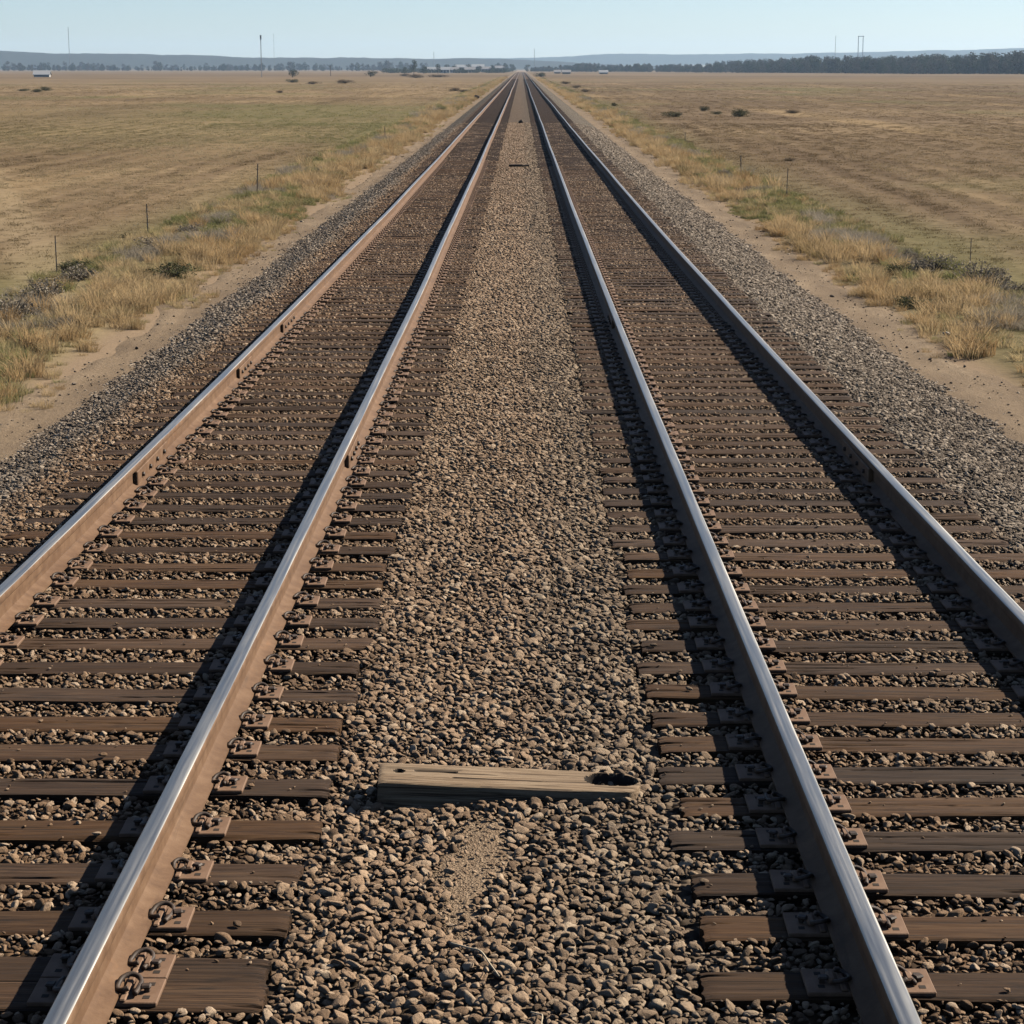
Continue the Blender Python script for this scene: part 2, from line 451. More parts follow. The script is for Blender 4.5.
def make_ground():
    ys = ylines(7600.0)
    xs = []; x, st = 0.0, .8
    while x < 5200: xs.append(x); st = max(.8, x * .05); x += st
    xs = np.array([-v for v in xs[:0:-1]] + xs)
    X, Y = np.meshgrid(xs, ys, indexing='ij')
    und = vnoise2(X / 9 + 50, Y / 14 + 50, 3) * .05 + vnoise2(X / 70 + 9, Y / 110, 4) * .22 * np.clip((np.abs(X) - 8) / 40, 0, 1)
    und = und * np.clip((np.abs(X) - 5.5) / 3, 0, 1)
    # low grassy rise of the verge
    und = und + .07 * np.exp(-((np.abs(X) - 6.8) / .9) ** 2)
    Z = zprof(Y) + GROUND + und
    V = np.stack([X, Y, Z], -1).reshape(-1, 3)
    o = link('ground', mesh('ground', V, grid_faces(len(xs), len(ys)), [M['field']], True))
    return tag(o, kind='structure')
make_ground()

def gz(x, y):
    und = vnoise2(np.asarray(x) / 9 + 50, np.asarray(y) / 14 + 50, 3) * .05 + vnoise2(np.asarray(x) / 70 + 9, np.asarray(y) / 110, 4) * .22 * np.clip((np.abs(x) - 8) / 40, 0, 1)
    und = und * np.clip((np.abs(x) - 5.5) / 3, 0, 1) + .07 * np.exp(-((np.abs(x) - 6.8) / .9) ** 2)
    return zprof(y) + GROUND + und

# dirt paths beside the ballast
def make_path(x0, x1, seed):
    ys = np.concatenate([np.arange(-10, 60, .35), np.arange(60, 300, 1.5), np.arange(300, 1650, 12)])
    n = 9
    V = []
    sgn = 1 if x1 > x0 else -1
    for y in ys:
        a = x0 + .0 * vnoise(y / 2, seed); b = x1 + .22 * float(vnoise(y / 3.1, seed + 1)) + .12 * float(vnoise(y / .7, seed + 2))
        for k in range(n):
            q = k / (n - 1); x = a + (b - a) * q
            rut = -.012 * math.exp(-((q - .55) / .12) ** 2)
            V.append((x, y, float(zprof(y)) + GROUND + .022 + rut + .008 * float(vnoise2(x * 3, y * 2, 5)) - (.02 if k == n - 1 else 0)))
    Fc = grid_faces(len(ys), n)
    if x1 > x0: Fc = [f[::-1] for f in Fc]
    return tag(link('dirt_path', mesh('dirt_path', V, Fc, [M['dirt']], True)), kind='structure')
make_path(-4.45, -5.4, 11)
make_path(4.45, 5.6, 21)

# ballast bed
def make_bed():
    ys = np.concatenate([np.arange(-10, 120, 1.0), np.arange(120, 1700, 10)])
    xs = np.array([-5.05, -4.7, -4.5, -4.15, -3.86, -3.43, -2.6, -1.7, -.83, -.4, -.1, .25, .60, 1.4, 2.4, 3.20, 3.62, 3.9, 4.2, 4.52, 4.72, 5.05])
    X, Y = np.meshgrid(xs, ys, indexing='ij')
    sink = np.interp(Y, [0, 90, 130], [.044, .04, .012])
    Z = zprof(Y) + surf(X) - sink
    Z[0, :] -= .1; Z[-1, :] -= .1
    V = np.stack([X, Y, Z], -1).reshape(-1, 3)
    tag(link('ballast_bed', mesh('ballast_bed', V, grid_faces(len(xs), len(ys)), [M['bed']], True)), kind='structure')
make_bed()

# ------------------------------------------------------------------ sleepers
def tie_mesh(seed, length=2.6, width=.205, thick=.17):
    r = np.random.default_rng(seed)
    nx, ny = 96, 25
    u = np.linspace(-.5, .5, nx) * length; v = np.linspace(-.5, .5, ny) * width
    U, Vv = np.meshgrid(u, v, indexing='ij')
    Z = vnoise2(U * 1.3 + seed, Vv * 18, seed) * .003 + vnoise2(U * 5, Vv * 90, seed + 1) * .0018
    for k in range(r.integers(2, 5)):
        c = r.uniform(-.09, .09); a = r.uniform(-1.3, .9); b = a + r.uniform(.25, 1.3)
        path = c + .012 * vnoise(u * 1.7, seed + 30 + k) + .004 * vnoise(u * 9, seed + 50 + k)
        act = np.clip(np.minimum((u - a) / .12, (b - u) / .12), 0, 1)
        w = .0045 + .004 * r.random()
        Z -= (.009 + .012 * r.random()) * act[:, None] * np.exp(-((Vv - path[:, None]) / w) ** 2)
    # end splits
    for e in (-1, 1):
        c = r.uniform(-.07, .07)
        act = np.clip(1 - (length / 2 - e * u) / r.uniform(.1, .35), 0, 1)
        Z -= .02 * act[:, None] * np.exp(-((Vv - c - .01 * vnoise(u * 4, seed + 70)[:, None]) / .006) ** 2)
    edge = np.exp(-((width / 2 - np.abs(Vv)) / .006)) * (.006 + .004 * vnoise(U * 3, seed + 90))
    Z -= edge
    Z -= np.exp(-((length / 2 - np.abs(U)) / .012)) * .006
    Z += 0
    wob = .004 * vnoise(u * 2.2, seed + 5)
    P = np.stack([U + .008 * vnoise(Vv * 60, seed + 8) * (np.abs(U) > length / 2 - .01), Vv + wob[:, None], Z], -1)
    V = list(P.reshape(-1, 3)); Fc = grid_faces(nx, ny)
    ring = [i * ny for i in range(nx)] + [(nx - 1) * ny + j for j in range(1, ny)] + [i * ny + ny - 1 for i in range(nx - 2, -1, -1)] + [j for j in range(ny - 2, 0, -1)]
    prev = ring
    for d in (.03, thick):
        base = len(V)
        for i in ring:
            p = V[i]; V.append((p[0], p[1] + (.002 * math.sin(p[0] * 40 + seed)), -d + (p[2] * .3)))
        n = len(ring)
        Fc += [(prev[k], base + k, base + (k + 1) % n, prev[(k + 1) % n])[::1] for k in range(n)]
        prev = [base + k for k in range(n)]
    me = mesh('wooden_sleeper', V, Fc, [M['tie']])
    b = bmesh.new(); b.from_mesh(me); bmesh.ops.recalc_face_normals(b, faces=b.faces[:]); b.to_mesh(me); b.free()
    me.polygons.foreach_set('use_smooth', [True] * len(me.polygons))
    try: me.set_sharp_from_angle(angle=math.radians(42))
    except Exception: pass
    return me

TIES = [tie_mesh(100 + k) for k in range(10)]

def plate_mesh():
    m = MB()
    # rolled plate with shoulders and dark pads painting the shade of square spike holes
    m.box(-.215, .205, -.09, .09, -.002, .014, bev=.003)
    for s in (-1, 1):
        m.box(s * .094 - .011, s * .094 + .011, -.088, .088, .0135, .024, bev=.004)
        m.box(s * .128 - .014, s * .128 + .014, -.034, .034, .0132, .036, bev=.007)
    for (x, y) in ((.165, .045), (.165, -.05), (-.165, .05), (-.165, -.045)):
        m.box(x - .011, x + .011, y - .011, y + .011, .0132, .0152, mi=1)
    return m.build('tie_plate', [M['plate'], M['dark_wood_and_shade']])

def spike_mesh():
    m = MB(); m.box(-.009, .009, -.009, .009, 0, .02, bev=.002); m.box(-.021, .014, -.015, .015, .019, .031, bev=.005)
    return m.build('spike', [M['clip']])

def clip_mesh():          # rail at -x of the clip
    P = [(.030, -.060, .028), (.034, -.02, .030), (.034, .030, .031), (.020, .058, .040), (-.008, .064, .048), (-.034, .044, .045), (-.044, .010, .034),
         (-.040, -.022, .030), (-.020, -.044, .036), (.004, -.040, .042)]
    m = MB(); m.tube(spline(P, 5), .0098, 8)
    return m.build('rail_clip', [M['clip']], True)

PLATE, SPIKE, CLIP = plate_mesh(), spike_mesh(), clip_mesh()
ORD = ['first', 'second', 'third', 'fourth', 'fifth', 'sixth', 'seventh', 'eighth', 'ninth', 'tenth', 'eleventh', 'twelfth', 'thirteenth',
       'fourteenth', 'fifteenth', 'sixteenth', 'seventeenth', 'eighteenth', 'nineteenth']
TENS = {20: ('twentieth', 'twenty'), 30: ('thirtieth', 'thirty'), 40: ('fortieth', 'forty'), 50: ('fiftieth', 'fifty'), 60: ('sixtieth', 'sixty')}
def ordinal(n):
    if n < 20: return ORD[n - 1]
    a, b = divmod(n, 10)
    return TENS[a * 10][0] if b == 0 else TENS[a * 10][1] + '-' + ORD[b - 1]

def tie_rows(centers_px, step, px, n):
    ys = [at(px, p, TT).y for p in centers_px]
    while len(ys) < n: ys.append(ys[-1] + step + rng.uniform(-.028, .028))
    return ys

YL = tie_rows([994, 968.5, 921.5, 873, 829.7, 786.7, 751.6, 723], .449, 300, 150)
YR = tie_rows([984, 927.5, 884, 840, 805, 774, 744, 718], .418, 760, 150)
TIE_SPANS = {'l': [], 'r': []}
DETAIL = 46

def lay_sleepers(ys, cx, side, rails):
    for i, y in enumerate(ys):
        o = link('wooden_sleeper', TIES[int(rng.integers(10))])
        rz = rng.normal(0, .0085) + (PI if rng.random() < .5 else 0)
        o.location = (cx + rng.normal(0, .026), y, float(zprof(y)) + TT)
        o.rotation_euler = (0, 0, rz)
        if i < 60:
            lab = 'weathered brown wooden sleeper, %s nearest under the %s track' % (ordinal(i + 1), side)
        else:
            lab = 'small distant brown sleeper beyond the sixtieth one of the %s track' % side
        tag(o, lab, 'sleeper', 'wooden sleepers of the %s track' % side)
        TIE_SPANS[side[0]].append(y)
        inv = -1 if abs(rz) > 1 else 1
        for xr in rails:
            lx = (xr - o.location.x)
            p = link('tie_plate', PLATE, o, (lx * inv, 0, .002), (0, 0, 0 if inv > 0 else PI))
            if i < DETAIL:
                for s in (-1, 1):
                    if rng.random() < .04: continue
                    link('rail_clip', CLIP, p, (s * .104, rng.normal(0, .004), 0), (rng.normal(0, .04), rng.normal(0, .05), (0 if s > 0 else PI) + rng.normal(0, .13)), [rng.uniform(.78, .95)] * 3)
                if i < 24:
                    for s in (-1, 1):
                        link('spike', SPIKE, p, (s * .16, s * -.005 + rng.normal(0, .01), .008), (0, 0, (0 if s > 0 else PI) + rng.normal(0, .25)))
lay_sleepers(YL, CL, 'left', (L1, L2))
lay_sleepers(YR, CR + .03, 'right', (R1, R2))

def far_sleepers():
    m = MB()
    for ys, cx, st in ((YL, CL, .449), (YR, CR, .418)):
        y = ys[-1] + st
        while y < 620:
            z = float(zprof(y)) + TT; j = rng.normal(0, .02)
            x0, x1 = cx - 1.3 + j, cx + 1.3 + j
            m.add([(x0, y - .1, z), (x1, y - .1, z), (x1, y + .1, z), (x0, y + .1, z), (x0, y - .1, z - .1), (x1, y - .1, z - .1)],
                  [(0, 1, 2, 3), (4, 5, 1, 0)])
            y += st + rng.uniform(-.02, .02)
    tag(link('distant_sleepers', m.build('distant_sleepers', [M['tie']])), 'mass of tiny brown sleepers far down both tracks', 'sleepers', kind='stuff')
far_sleepers()

# ------------------------------------------------------------------ rails
def rail_profile():
    h = [(-.076, -.178), (-.076, -.168), (-.03, -.155), (-.0105, -.142), (-.0095, -.10), (-.0105, -.058), (-.034, -.047), (-.0365, -.040),
         (-.0365, -.012), (-.034, -.0045), (-.027, -.0012), (-.014, 0.0)]
    return h + [(-a, b) for a, b in h[::-1]]

def rail_x(x0, y, seed):
    y = np.asarray(y, float)
    return x0 + .010 * vnoise(y / 9.0 + 3, seed) * np.clip((y - 8) / 20, 0, 1) + .03 * vnoise(y / 60, seed + 1) * np.clip((y - 60) / 100, 0, 1)

def make_rail(x0, seed, label, joints):
    ys = np.concatenate([np.arange(-4, 60, .4), np.arange(60, 200, 2), np.arange(200, RAIL_END, 15)])
    pr = rail_profile(); n = len(pr); V = []
    xx = rail_x(x0, ys, seed); zz = zprof(ys)
    for y, xc, z in zip(ys, xx, zz):
        for a, b in pr: V.append((xc - x0 + a, y, z + b))
    Fc = []; mi = []
    for i in range(len(ys) - 1):
        for j in range(n):
            Fc.append((i * n + j, (i + 1) * n + j, (i + 1) * n + (j + 1) % n, i * n + (j + 1) % n))
            mi.append(1 if 9 <= j <= 13 else 0)
    me = mesh('rail', V, Fc, [M['rust'], M['head']], False, mi)
    b = bmesh.new(); b.from_mesh(me); bmesh.ops.recalc_face_normals(b, faces=b.faces[:]); b.to_mesh(me); b.free()
    me.polygons.foreach_set('use_smooth', [True] * len(me.polygons))
    try: me.set_sharp_from_angle(angle=math.radians(50))
    except Exception: pass
    o = link('rail', me, loc=(x0, 0, 0))
    tag(o, label, 'rail', 'four steel rails')
    for (ya, ln, side) in joints:
        yc = ya + ln / 2; dx = float(rail_x(x0, yc, seed)) - x0
        m = MB(); z = float(zprof(yc))
        m.box(*sorted((dx + side * .0098, dx + side * .048)), ya, ya + ln, z - .152, z - .048, bev=.006)
        jb = link('joint_bar', m.build('joint_bar', [M['rust']]), o)
        for k in range(4):
            b_ = MB(); yb = ya + ln * (.14 + .24 * k)
            b_.tube([(dx + side * .046, yb, z - .1), (dx + side * .062, yb, z - .1), (dx + side * .068, yb, z - .1)], [.019, .019, .013], 6)
            link('bolt', b_.build('bolt', [M['clip']]), jb)
    return o
yj = at(135, 487, -.17).y
make_rail(L1, 31, 'outermost rail on the left, rusty brown side lit and bolted joint bar', [(yj, 1.25, 1), (at(281, 334, -.17).y, 1.25, 1), (at(222, 380, -.17).y, .9, 1)])
make_rail(L2, 37, 'inner rail of the left track, wide tan rusty side beside the gravel', [(at(355, 470, -.17).y, .9, 1)])
make_rail(R1, 41, 'inner rail of the right track, dark shaded side beside the gravel', [(at(607, 330, -.17).y, .9, -1)])
make_rail(R2, 43, 'outermost rail on the right, casting a broad dark shadow on its sleepers', [(at(872, 484, -.17).y, 1.25, -1)])

# ------------------------------------------------------------------ scatter (stuff made of geometry-node instances)
def src_collection(name, meshes):
    c = bpy.data.collections.new(name)
    for k, me in enumerate(meshes):
        o = bpy.data.objects.new('%s_%02d' % (name, k), me); c.objects.link(o)
    return c

def scatter(name, P, R, Sc, idx, coll):
    me = bpy.data.meshes.new(name)
    me.vertices.add(len(P)); me.vertices.foreach_set('co', np.asarray(P, np.float32).ravel())
    for an, ty, d, key in (('rot', 'FLOAT_VECTOR', R, 'vector'), ('scl', 'FLOAT_VECTOR', Sc, 'vector'), ('idx', 'INT', idx, 'value')):
        a = me.attributes.new(an, ty, 'POINT')
        a.data.foreach_set(key, np.asarray(d, np.int32 if ty == 'INT' else np.float32).ravel())
    o = link(name, me)
    g = bpy.data.node_groups.new(name + '_nodes', 'GeometryNodeTree')
    g.interface.new_socket('Geometry', in_out='INPUT', socket_type='NodeSocketGeometry')
    g.interface.new_socket('Geometry', in_out='OUTPUT', socket_type='NodeSocketGeometry')
    N = g.nodes; gi = N.new('NodeGroupInput'); go = N.new('NodeGroupOutput')
    ip = N.new('GeometryNodeInstanceOnPoints'); ci = N.new('GeometryNodeCollectionInfo')
    ci.inputs['Collection'].default_value = coll; ci.inputs['Separate Children'].default_value = True; ci.inputs['Reset Children'].default_value = True
    ip.inputs['Pick Instance'].default_value = True
    def na(n, ty):
        q = N.new('GeometryNodeInputNamedAttribute'); q.data_type = ty; q.inputs['Name'].default_value = n
        return q.outputs['Attribute']
    g.links.new(gi.outputs[0], ip.inputs['Points']); g.links.new(ci.outputs[0], ip.inputs['Instance'])
    g.links.new(na('idx', 'INT'), ip.inputs['Instance Index'])
    g.links.new(na('scl', 'FLOAT_VECTOR'), ip.inputs['Scale'])
    er = N.new('FunctionNodeEulerToRotation'); g.links.new(na('rot', 'FLOAT_VECTOR'), er.inputs[0])
    g.links.new(er.outputs[0], ip.inputs['Rotation'])
    g.links.new(ip.outputs[0], go.inputs[0])
    md = o.modifiers.new('scatter', 'NODES'); md.node_group = g
    return o

def rock_mesh(name, seed, mat, npl=13, sub=3, p=14.0):
    r = np.random.default_rng(seed)
    b = bmesh.new(); bmesh.ops.create_icosphere(b, subdivisions=sub, radius=1.0)
    D = np.array([v.co[:] for v in b.verts]); D /= np.linalg.norm(D, axis=1)[:, None]
    N = r.normal(size=(npl, 3)); N /= np.linalg.norm(N, axis=1)[:, None]
    h = r.uniform(.62, 1.0, npl)
    q = np.maximum(D @ N.T, 1e-3) / h
    R = (np.sum(q ** p, 1) + (1 / 1.25) ** p) ** (-1 / p)
    R = R * (1 + .03 * r.normal(size=len(R)) * 0)
    V = D * R[:, None]; V /= np.abs(V).max()
    Fc = [[v.index for v in f.verts] for f in b.faces]; b.free()
    return mesh(name, V, Fc, [mat], True)

STONES = src_collection('ballast_stone_kinds', [rock_mesh('stone', 500 + k, M['stone'], int(8 + k % 6), 3, 18 + 5 * (k % 6)) for k in range(16)])

SAND_C = at(470, 868, -.2)     # sandy bare spot
def in_sand(x, y):
    a = (y - SAND_C.y) / .72; cx = SAND_C.x + .04 * np.sin(a * 3) - .02 * a
    return ((x - cx) / (.115 * (1.0 + .45 * vnoise(y * 7, 77)))) ** 2 + a ** 2

PL_A, PL_B = at(379, 771, -.10), at(612, 781, -.155)   # the loose timber's ends

def near_tie(x, y):
    r = np.zeros(len(x), bool)
    for key, cx in (('l', CL), ('r', CR)):
        a = np.array(TIE_SPANS[key]); k = np.clip(np.searchsorted(a, y), 1, len(a) - 1)
        d = np.minimum(np.abs(y - a[k]), np.abs(y - a[k - 1]))
        r |= (np.abs(x - cx) < HT + .015) & (d < .108) & (y < a[-1] + .3)
    return r

def lay_stones():
    PS, RS, SS = [], [], []
    def layer(y0, y1, sp, smin, smax, lift, keep=1.0, ontie=0.0):
        nx = int(10.0 / sp); ny = int((y1 - y0) / sp)
        gx, gy = np.meshgrid(np.arange(nx), np.arange(ny), indexing='ij')
        x = -5.0 + (gx + (gy % 2) * .5).ravel() * sp + rng.uniform(-.42, .42, nx * ny) * sp
        y = y0 + gy.ravel() * sp + rng.uniform(-.42, .42, nx * ny) * sp
        k = rng.random(len(x)) < keep
        k &= np.abs(x) < .262 * (y + 1) + 1.6
        toe = np.where(x > 0, 4.74, 4.70) + .10 * vnoise(y / .6, 8) + .1 * vnoise(y / 3.0, 9)
        k &= np.abs(x) < toe + .25 * rng.random(len(x)) ** 6
        x, y = x[k], y[k]
        sz = np.exp(rng.uniform(math.log(smin), math.log(smax), len(x)))
        t = near_tie(x, y)
        st = t & (rng.random(len(x)) < ontie)
        sd = in_sand(x, y)
        kk = (~t | st) & ((sd > 1) | (rng.random(len(x)) < .62 + .38 * np.clip(sd, 0, 1) ** 2))
        # keep the timber clear
        ax, ay = PL_B.x - PL_A.x, PL_B.y - PL_A.y; l2 = ax * ax + ay * ay
        q = ((x - PL_A.x) * ax + (y - PL_A.y) * ay) / l2; dd = np.abs((x - PL_A.x) * ay - (y - PL_A.y) * ax) / math.sqrt(l2)
        kk &= ~((q > -.01) & (q < .93) & (dd < .14))
        x, y, sz, st, sd = x[kk], y[kk], sz[kk], st[kk], sd[kk]
        sz = np.where(st, sz * .6, sz); sz = np.where(sd < 1, sz * np.clip(rng.uniform(.22, .6, len(sz)) + .4 * sd ** 2, 0, 1), sz)
        crib = (np.abs(x - CL) < HT) | (np.abs(x - CR) < HT)
        sz = np.where(crib & ~st, sz * .8, sz)
        z = zprof(y) + surf(x) + lift + .014 * vnoise2(x * 2.3, y * 2.3, 6) - .5 * sz * .5
        z = np.where(crib & ~st, z + .006 - np.maximum(0, .012 * vnoise2(x * 1.1 + 7, y * 1.1, 16)), z)
        z = np.where(st, zprof(y) + TT + sz * .28, z)
        z = np.where(sd < 1, z - .004, z)
        n = len(x)
        asp = np.stack([np.ones(n), rng.uniform(.55, .9, n), rng.uniform(.36, .62, n)], 1)
        PS.append(np.stack([x, y, z], 1)); SS.append(asp * (sz * .5)[:, None])
        tilt = np.where(st, .12, .34)
        RS.append(np.stack([rng.normal(0, 1, n) * tilt, rng.normal(0, 1, n) * tilt, rng.uniform(0, 2 * PI, n)], 1))
    layer(4.6, 24, .042, .036, .060, -.008)
    layer(4.6, 24, .060, .048, .082, .008, .8, .012)
    layer(4.6, 14, .30, .085, .115, .012, .5)
    layer(4.6, 24, .040, .018, .036, .004, .6, .05)
    layer(24, 40, .052, .048, .080, 0.0, 1.0, .02)
    layer(24, 40, .085, .06, .095, .01, .7)
    layer(40, 62, .066, .062, .095, 0.0, 1.0, .02)
    layer(40, 62, .12, .075, .105, .014, .7)
    layer(62, 125, .105, .085, .13, 0.0)
    P = np.concatenate(PS); R = np.concatenate(RS); Q = np.concatenate(SS)
    o = scatter('ballast_gravel', P, R, Q, rng.integers(0, 16, len(P)), STONES)
    tag(o, 'tan and grey crushed stone ballast heaped between and beside the tracks', 'gravel', kind='stuff')
    print('stones', len(P))
lay_stones()

def lay_pebbles():
    y = np.concatenate([rng.uniform(12, 45, 1700), rng.uniform(45, 110, 700)]); n = len(y)
    sg = np.where(rng.random(n) < .5, -1, 1); u = rng.random(n)
    a = np.abs(vnoise2(y / 1.5, sg * 5.0 + 9, 51)); x = sg * (4.62 + (u ** np.where(rng.random(n) < .5, 2.2, .5)) * np.where(sg > 0, .95, .75))
    k = (rng.random(n) < .25 + a) & (np.abs(x) < .262 * y + 3); x, y = x[k], y[k]; n = len(x)
    sz = rng.uniform(.008, .02, n) * np.where(rng.random(n) < .06, 1.8, 1) * np.where(y > 45, 1.5, 1)
    P = np.stack([x, y, zprof(y) + GROUND + .022 + sz * .15], 1)
    tag(scatter('path_pebbles', P, np.stack([0 * x, 0 * x, rng.uniform(0, 6.28, n)], 1), np.stack([sz, sz * .8, sz * .6], 1), rng.integers(0, 16, n), STONES),
        'loose small stones strewn over both dirt paths', 'pebbles', kind='stuff')
lay_pebbles()

# sand patch
def make_sand():
    V = []; n, m = 40, 18
    for i in range(n):
        for j in range(m):
            y = SAND_C.y + (i / (n - 1) - .5) * 1.7; x = SAND_C.x + (j / (m - 1) - .5) * .46
            d = float(in_sand(np.array([x]), np.array([y]))[0])
            V.append((x, y, float(zprof(y)) + float(surf(x)) - .024 - .035 * max(0, d - .8) + .005 * float(vnoise2(x * 25, y * 25, 12))))
    tag(link('sand_patch', mesh('sand_patch', V, [f[::-1] for f in grid_faces(n, m)], [M['sand']], True)), 'bare patch of coarse tan sand among the stones before the loose timber', 'sand', kind='stuff')
make_sand()

# ------------------------------------------------------------------ loose timber
def make_timber():
    L, W, T = (PL_B - PL_A).length + .12, .25, .22
    nx, ny = 150, 40
    u = np.linspace(0, L, nx); v = np.linspace(-.5, .5, ny)
    U, Q = np.meshgrid(u, v, indexing='ij')
    hw = W / 2 * np.where(U > L - .09, np.sqrt(np.clip(1 - ((U - (L - .09)) / .0905) ** 2, 0.0004, 1)) * .93 + .07, 1.0)
    hw = hw * (1 - .12 * np.clip((U - (L - .3)) / .2, 0, 1))
    Y = Q * 2 * hw
    Z = vnoise2(U * 3, Y * 60, 21) * .003 + vnoise2(U * 9, Y * 160, 22) * .0016
    def cut(a, b, c, w, d, soft=.012):
        act = np.clip(np.minimum((U - a) / soft, (b - U) / soft), 0, 1)
        return d * act * np.clip(1.6 - np.abs(Y - c) / w, 0, 1)
    Z -= cut(.15, .33, .03, .010, .09)
    Z -= .06 * np.clip(1.5 - ((((U - .085) / .018) ** 2 + ((Y - .012) / .016) ** 2)), 0, 1)
    Z -= cut(.0, .14, -.028, .004, .012) + cut(.02, .35, .05, .003, .008) + cut(.3, .7, -.035, .003, .008)
    hol = ((U - (L - .122)) / .11) ** 2 + ((Y - .014) / .072) ** 2
    Z -= .16 * np.clip((1.1 - hol) / .3, 0, 1)
    Z -= np.exp(-(hw - np.abs(Y)) / .007) * .008
    Z -= np.exp(-U / .01) * .008
    P = np.stack([U, Y, Z], -1)
    V = list(P.reshape(-1, 3)); Fc = grid_faces(nx, ny)
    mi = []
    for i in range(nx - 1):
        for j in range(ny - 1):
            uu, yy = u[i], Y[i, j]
            mi.append(1 if min(Z[i, j], Z[i + 1, j], Z[i, j + 1], Z[i + 1, j + 1]) < -.016 - .02 * (uu > L - .03) else 0)  # slot, hole and hollow coloured dark in place of their shade
    ring = [i * ny for i in range(nx)] + [(nx - 1) * ny + j for j in range(1, ny)] + [i * ny + ny - 1 for i in range(nx - 2, -1, -1)] + [j for j in range(ny - 2, 0, -1)]
    base = len(V); n = len(ring)
    for i in ring: p = V[i]; V.append((p[0], p[1], -T))
    Fc += [(ring[k], base + k, base + (k + 1) % n, ring[(k + 1) % n]) for k in range(n)]; mi += [0] * n
    me = mesh('loose_timber', V, Fc, [M['plank'], M['dark_wood_and_shade']], True, mi)
    b = bmesh.new(); b.from_mesh(me); bmesh.ops.recalc_face_normals(b, faces=b.faces[:]); b.to_mesh(me); b.free()
    try: me.set_sharp_from_angle(angle=math.radians(40))
    except Exception: pass
    o = link('loose_timber', me, loc=PL_A)
    d = PL_B - PL_A
    o.rotation_euler = (0, math.atan2(-d.z, math.hypot(d.x, d.y)) , math.atan2(d.y, d.x))
    tag(o, 'weathered loose timber with a slot and a dark hollow end on the centre gravel', 'timber')
make_timber()

# dry stalks in the near gravel
def stalk(a, b, label, r=.004, sag=.02):
    A, B = at(*a, -.165), at(*b, -.165)
    mid = (A + B) / 2 + Vector((.02, .02, sag))
    m = MB(); m.tube([p - A for p in spline([A, A.lerp(mid, .6), mid, mid.lerp(B, .5), B], 4)], [r * (1 - .025 * k) for k in range(17)], 6)
    tag(link('dry_stalk', m.build('dry_stalk', [M['straw']], True), loc=A), label, 'stalk')
stalk((451, 943), (499, 976), 'thin pale bent stalk lying on the gravel below the sandy patch')
stalk((531, 1012), (541, 1030), 'short pale stalk at the bottom edge of the gravel', .003, .01)

# scraps between the tracks further off
def clod(px, py, off, w, label, name='dirt_clod', mat='clod', cat='clod', group=None, asp=(1, .8, .55), seed=0):
    p = at(px, py, off)
    ppm = F / p.y
    s = w / ppm / 2
    o = link(name, rock_mesh(name, 900 + seed, M[mat], 12, 3, 16), loc=p + Vector((0, 0, s * asp[2] * .6)), rot=(rng.normal(0, .2), rng.normal(0, .2), rng.uniform(0, 6)), scl=(s * asp[0], s * asp[1], s * asp[2]))
    return tag(o, label, cat, group)
clod(521, 123, -.19, 6, 'dark clump on the gravel between the tracks, farther of two scraps', seed=1, asp=(1, .9, .7))
def scrap():
    p = at(518, 166.5, -.185); m = MB(); w = 15 / (F / p.y)
    m.box(-w * .6, w * .3, -.06, .06, 0, .07, bev=.01)
    m.box(w * .25, w * .75, -.04, .05, 0, .05, bev=.01)
    tag(link('wood_scrap', m.build('wood_scrap', [M['dark_wood_and_shade']]), loc=p, rot=(0, 0, .15)), 'short dark wood scrap on the far gravel between the tracks', 'wood scrap')
scrap()
clod(477, 98.5, -.5, 8, 'dark clump at the foot of the far left ballast shoulder', seed=2, asp=(1, .7, .6))
CL_PX = [(193, 303), (183, 332), (150, 336), (137, 349), (85, 365), (75, 372), (158, 325), (918, 352), (930, 360), (955, 362), (993, 430), (1001, 435), (832, 297), (778, 245), (757, 238), (915, 405), (845, 318), (1005, 425), (40, 428), (936, 398)]
for k, (a, b) in enumerate(CL_PX):
    sd = 'left' if a < 500 else 'right'
    clod(a, b, GROUND + .02, rng.uniform(3.2, 5.5), 'small dark clod lying on the %s dirt path' % sd, group='clods on the %s dirt path' % sd, seed=10 + k)
clod(946, 335, GROUND + .05, 9, 'small pale rock at the grass edge of the right dirt path', 'pale_rock', 'palerock', 'rock', asp=(1, .5, .5), seed=60)

# ------------------------------------------------------------------ grass
def tuft_mesh(name, seed, mat, n, h, spread, wid, lean=.5):
    r = np.random.default_rng(seed); V = []; Fc = []
    for k in range(n):
        a = r.uniform(0, 2 * PI); rad = spread * math.sqrt(r.random())
        bx, by = rad * math.cos(a), rad * math.sin(a)
        az = a + r.normal(0, .9); hh = h * r.uniform(.5, 1.15); le = lean * hh * r.uniform(.15, 1.1)
        dx, dy = math.cos(az), math.sin(az); wa = r.uniform(0, PI); wx, wy = math.cos(wa) * wid / 2, math.sin(wa) * wid / 2
        o = len(V)
        for q, wq in ((0, 1), (.4, .9), (.75, .6), (1, .12)):
            px_, py_ = bx + dx * le * q ** 1.8, by + dy * le * q ** 1.8; pz = hh * (q - .18 * q ** 3 * lean * 1.3)
            V += [(px_ - wx * wq, py_ - wy * wq, pz), (px_ + wx * wq, py_ + wy * wq, pz)]
        Fc += [(o + 2 * j, o + 2 * j + 1, o + 2 * j + 3, o + 2 * j + 2) for j in range(3)]
    return mesh(name, V, Fc, [M[mat]])

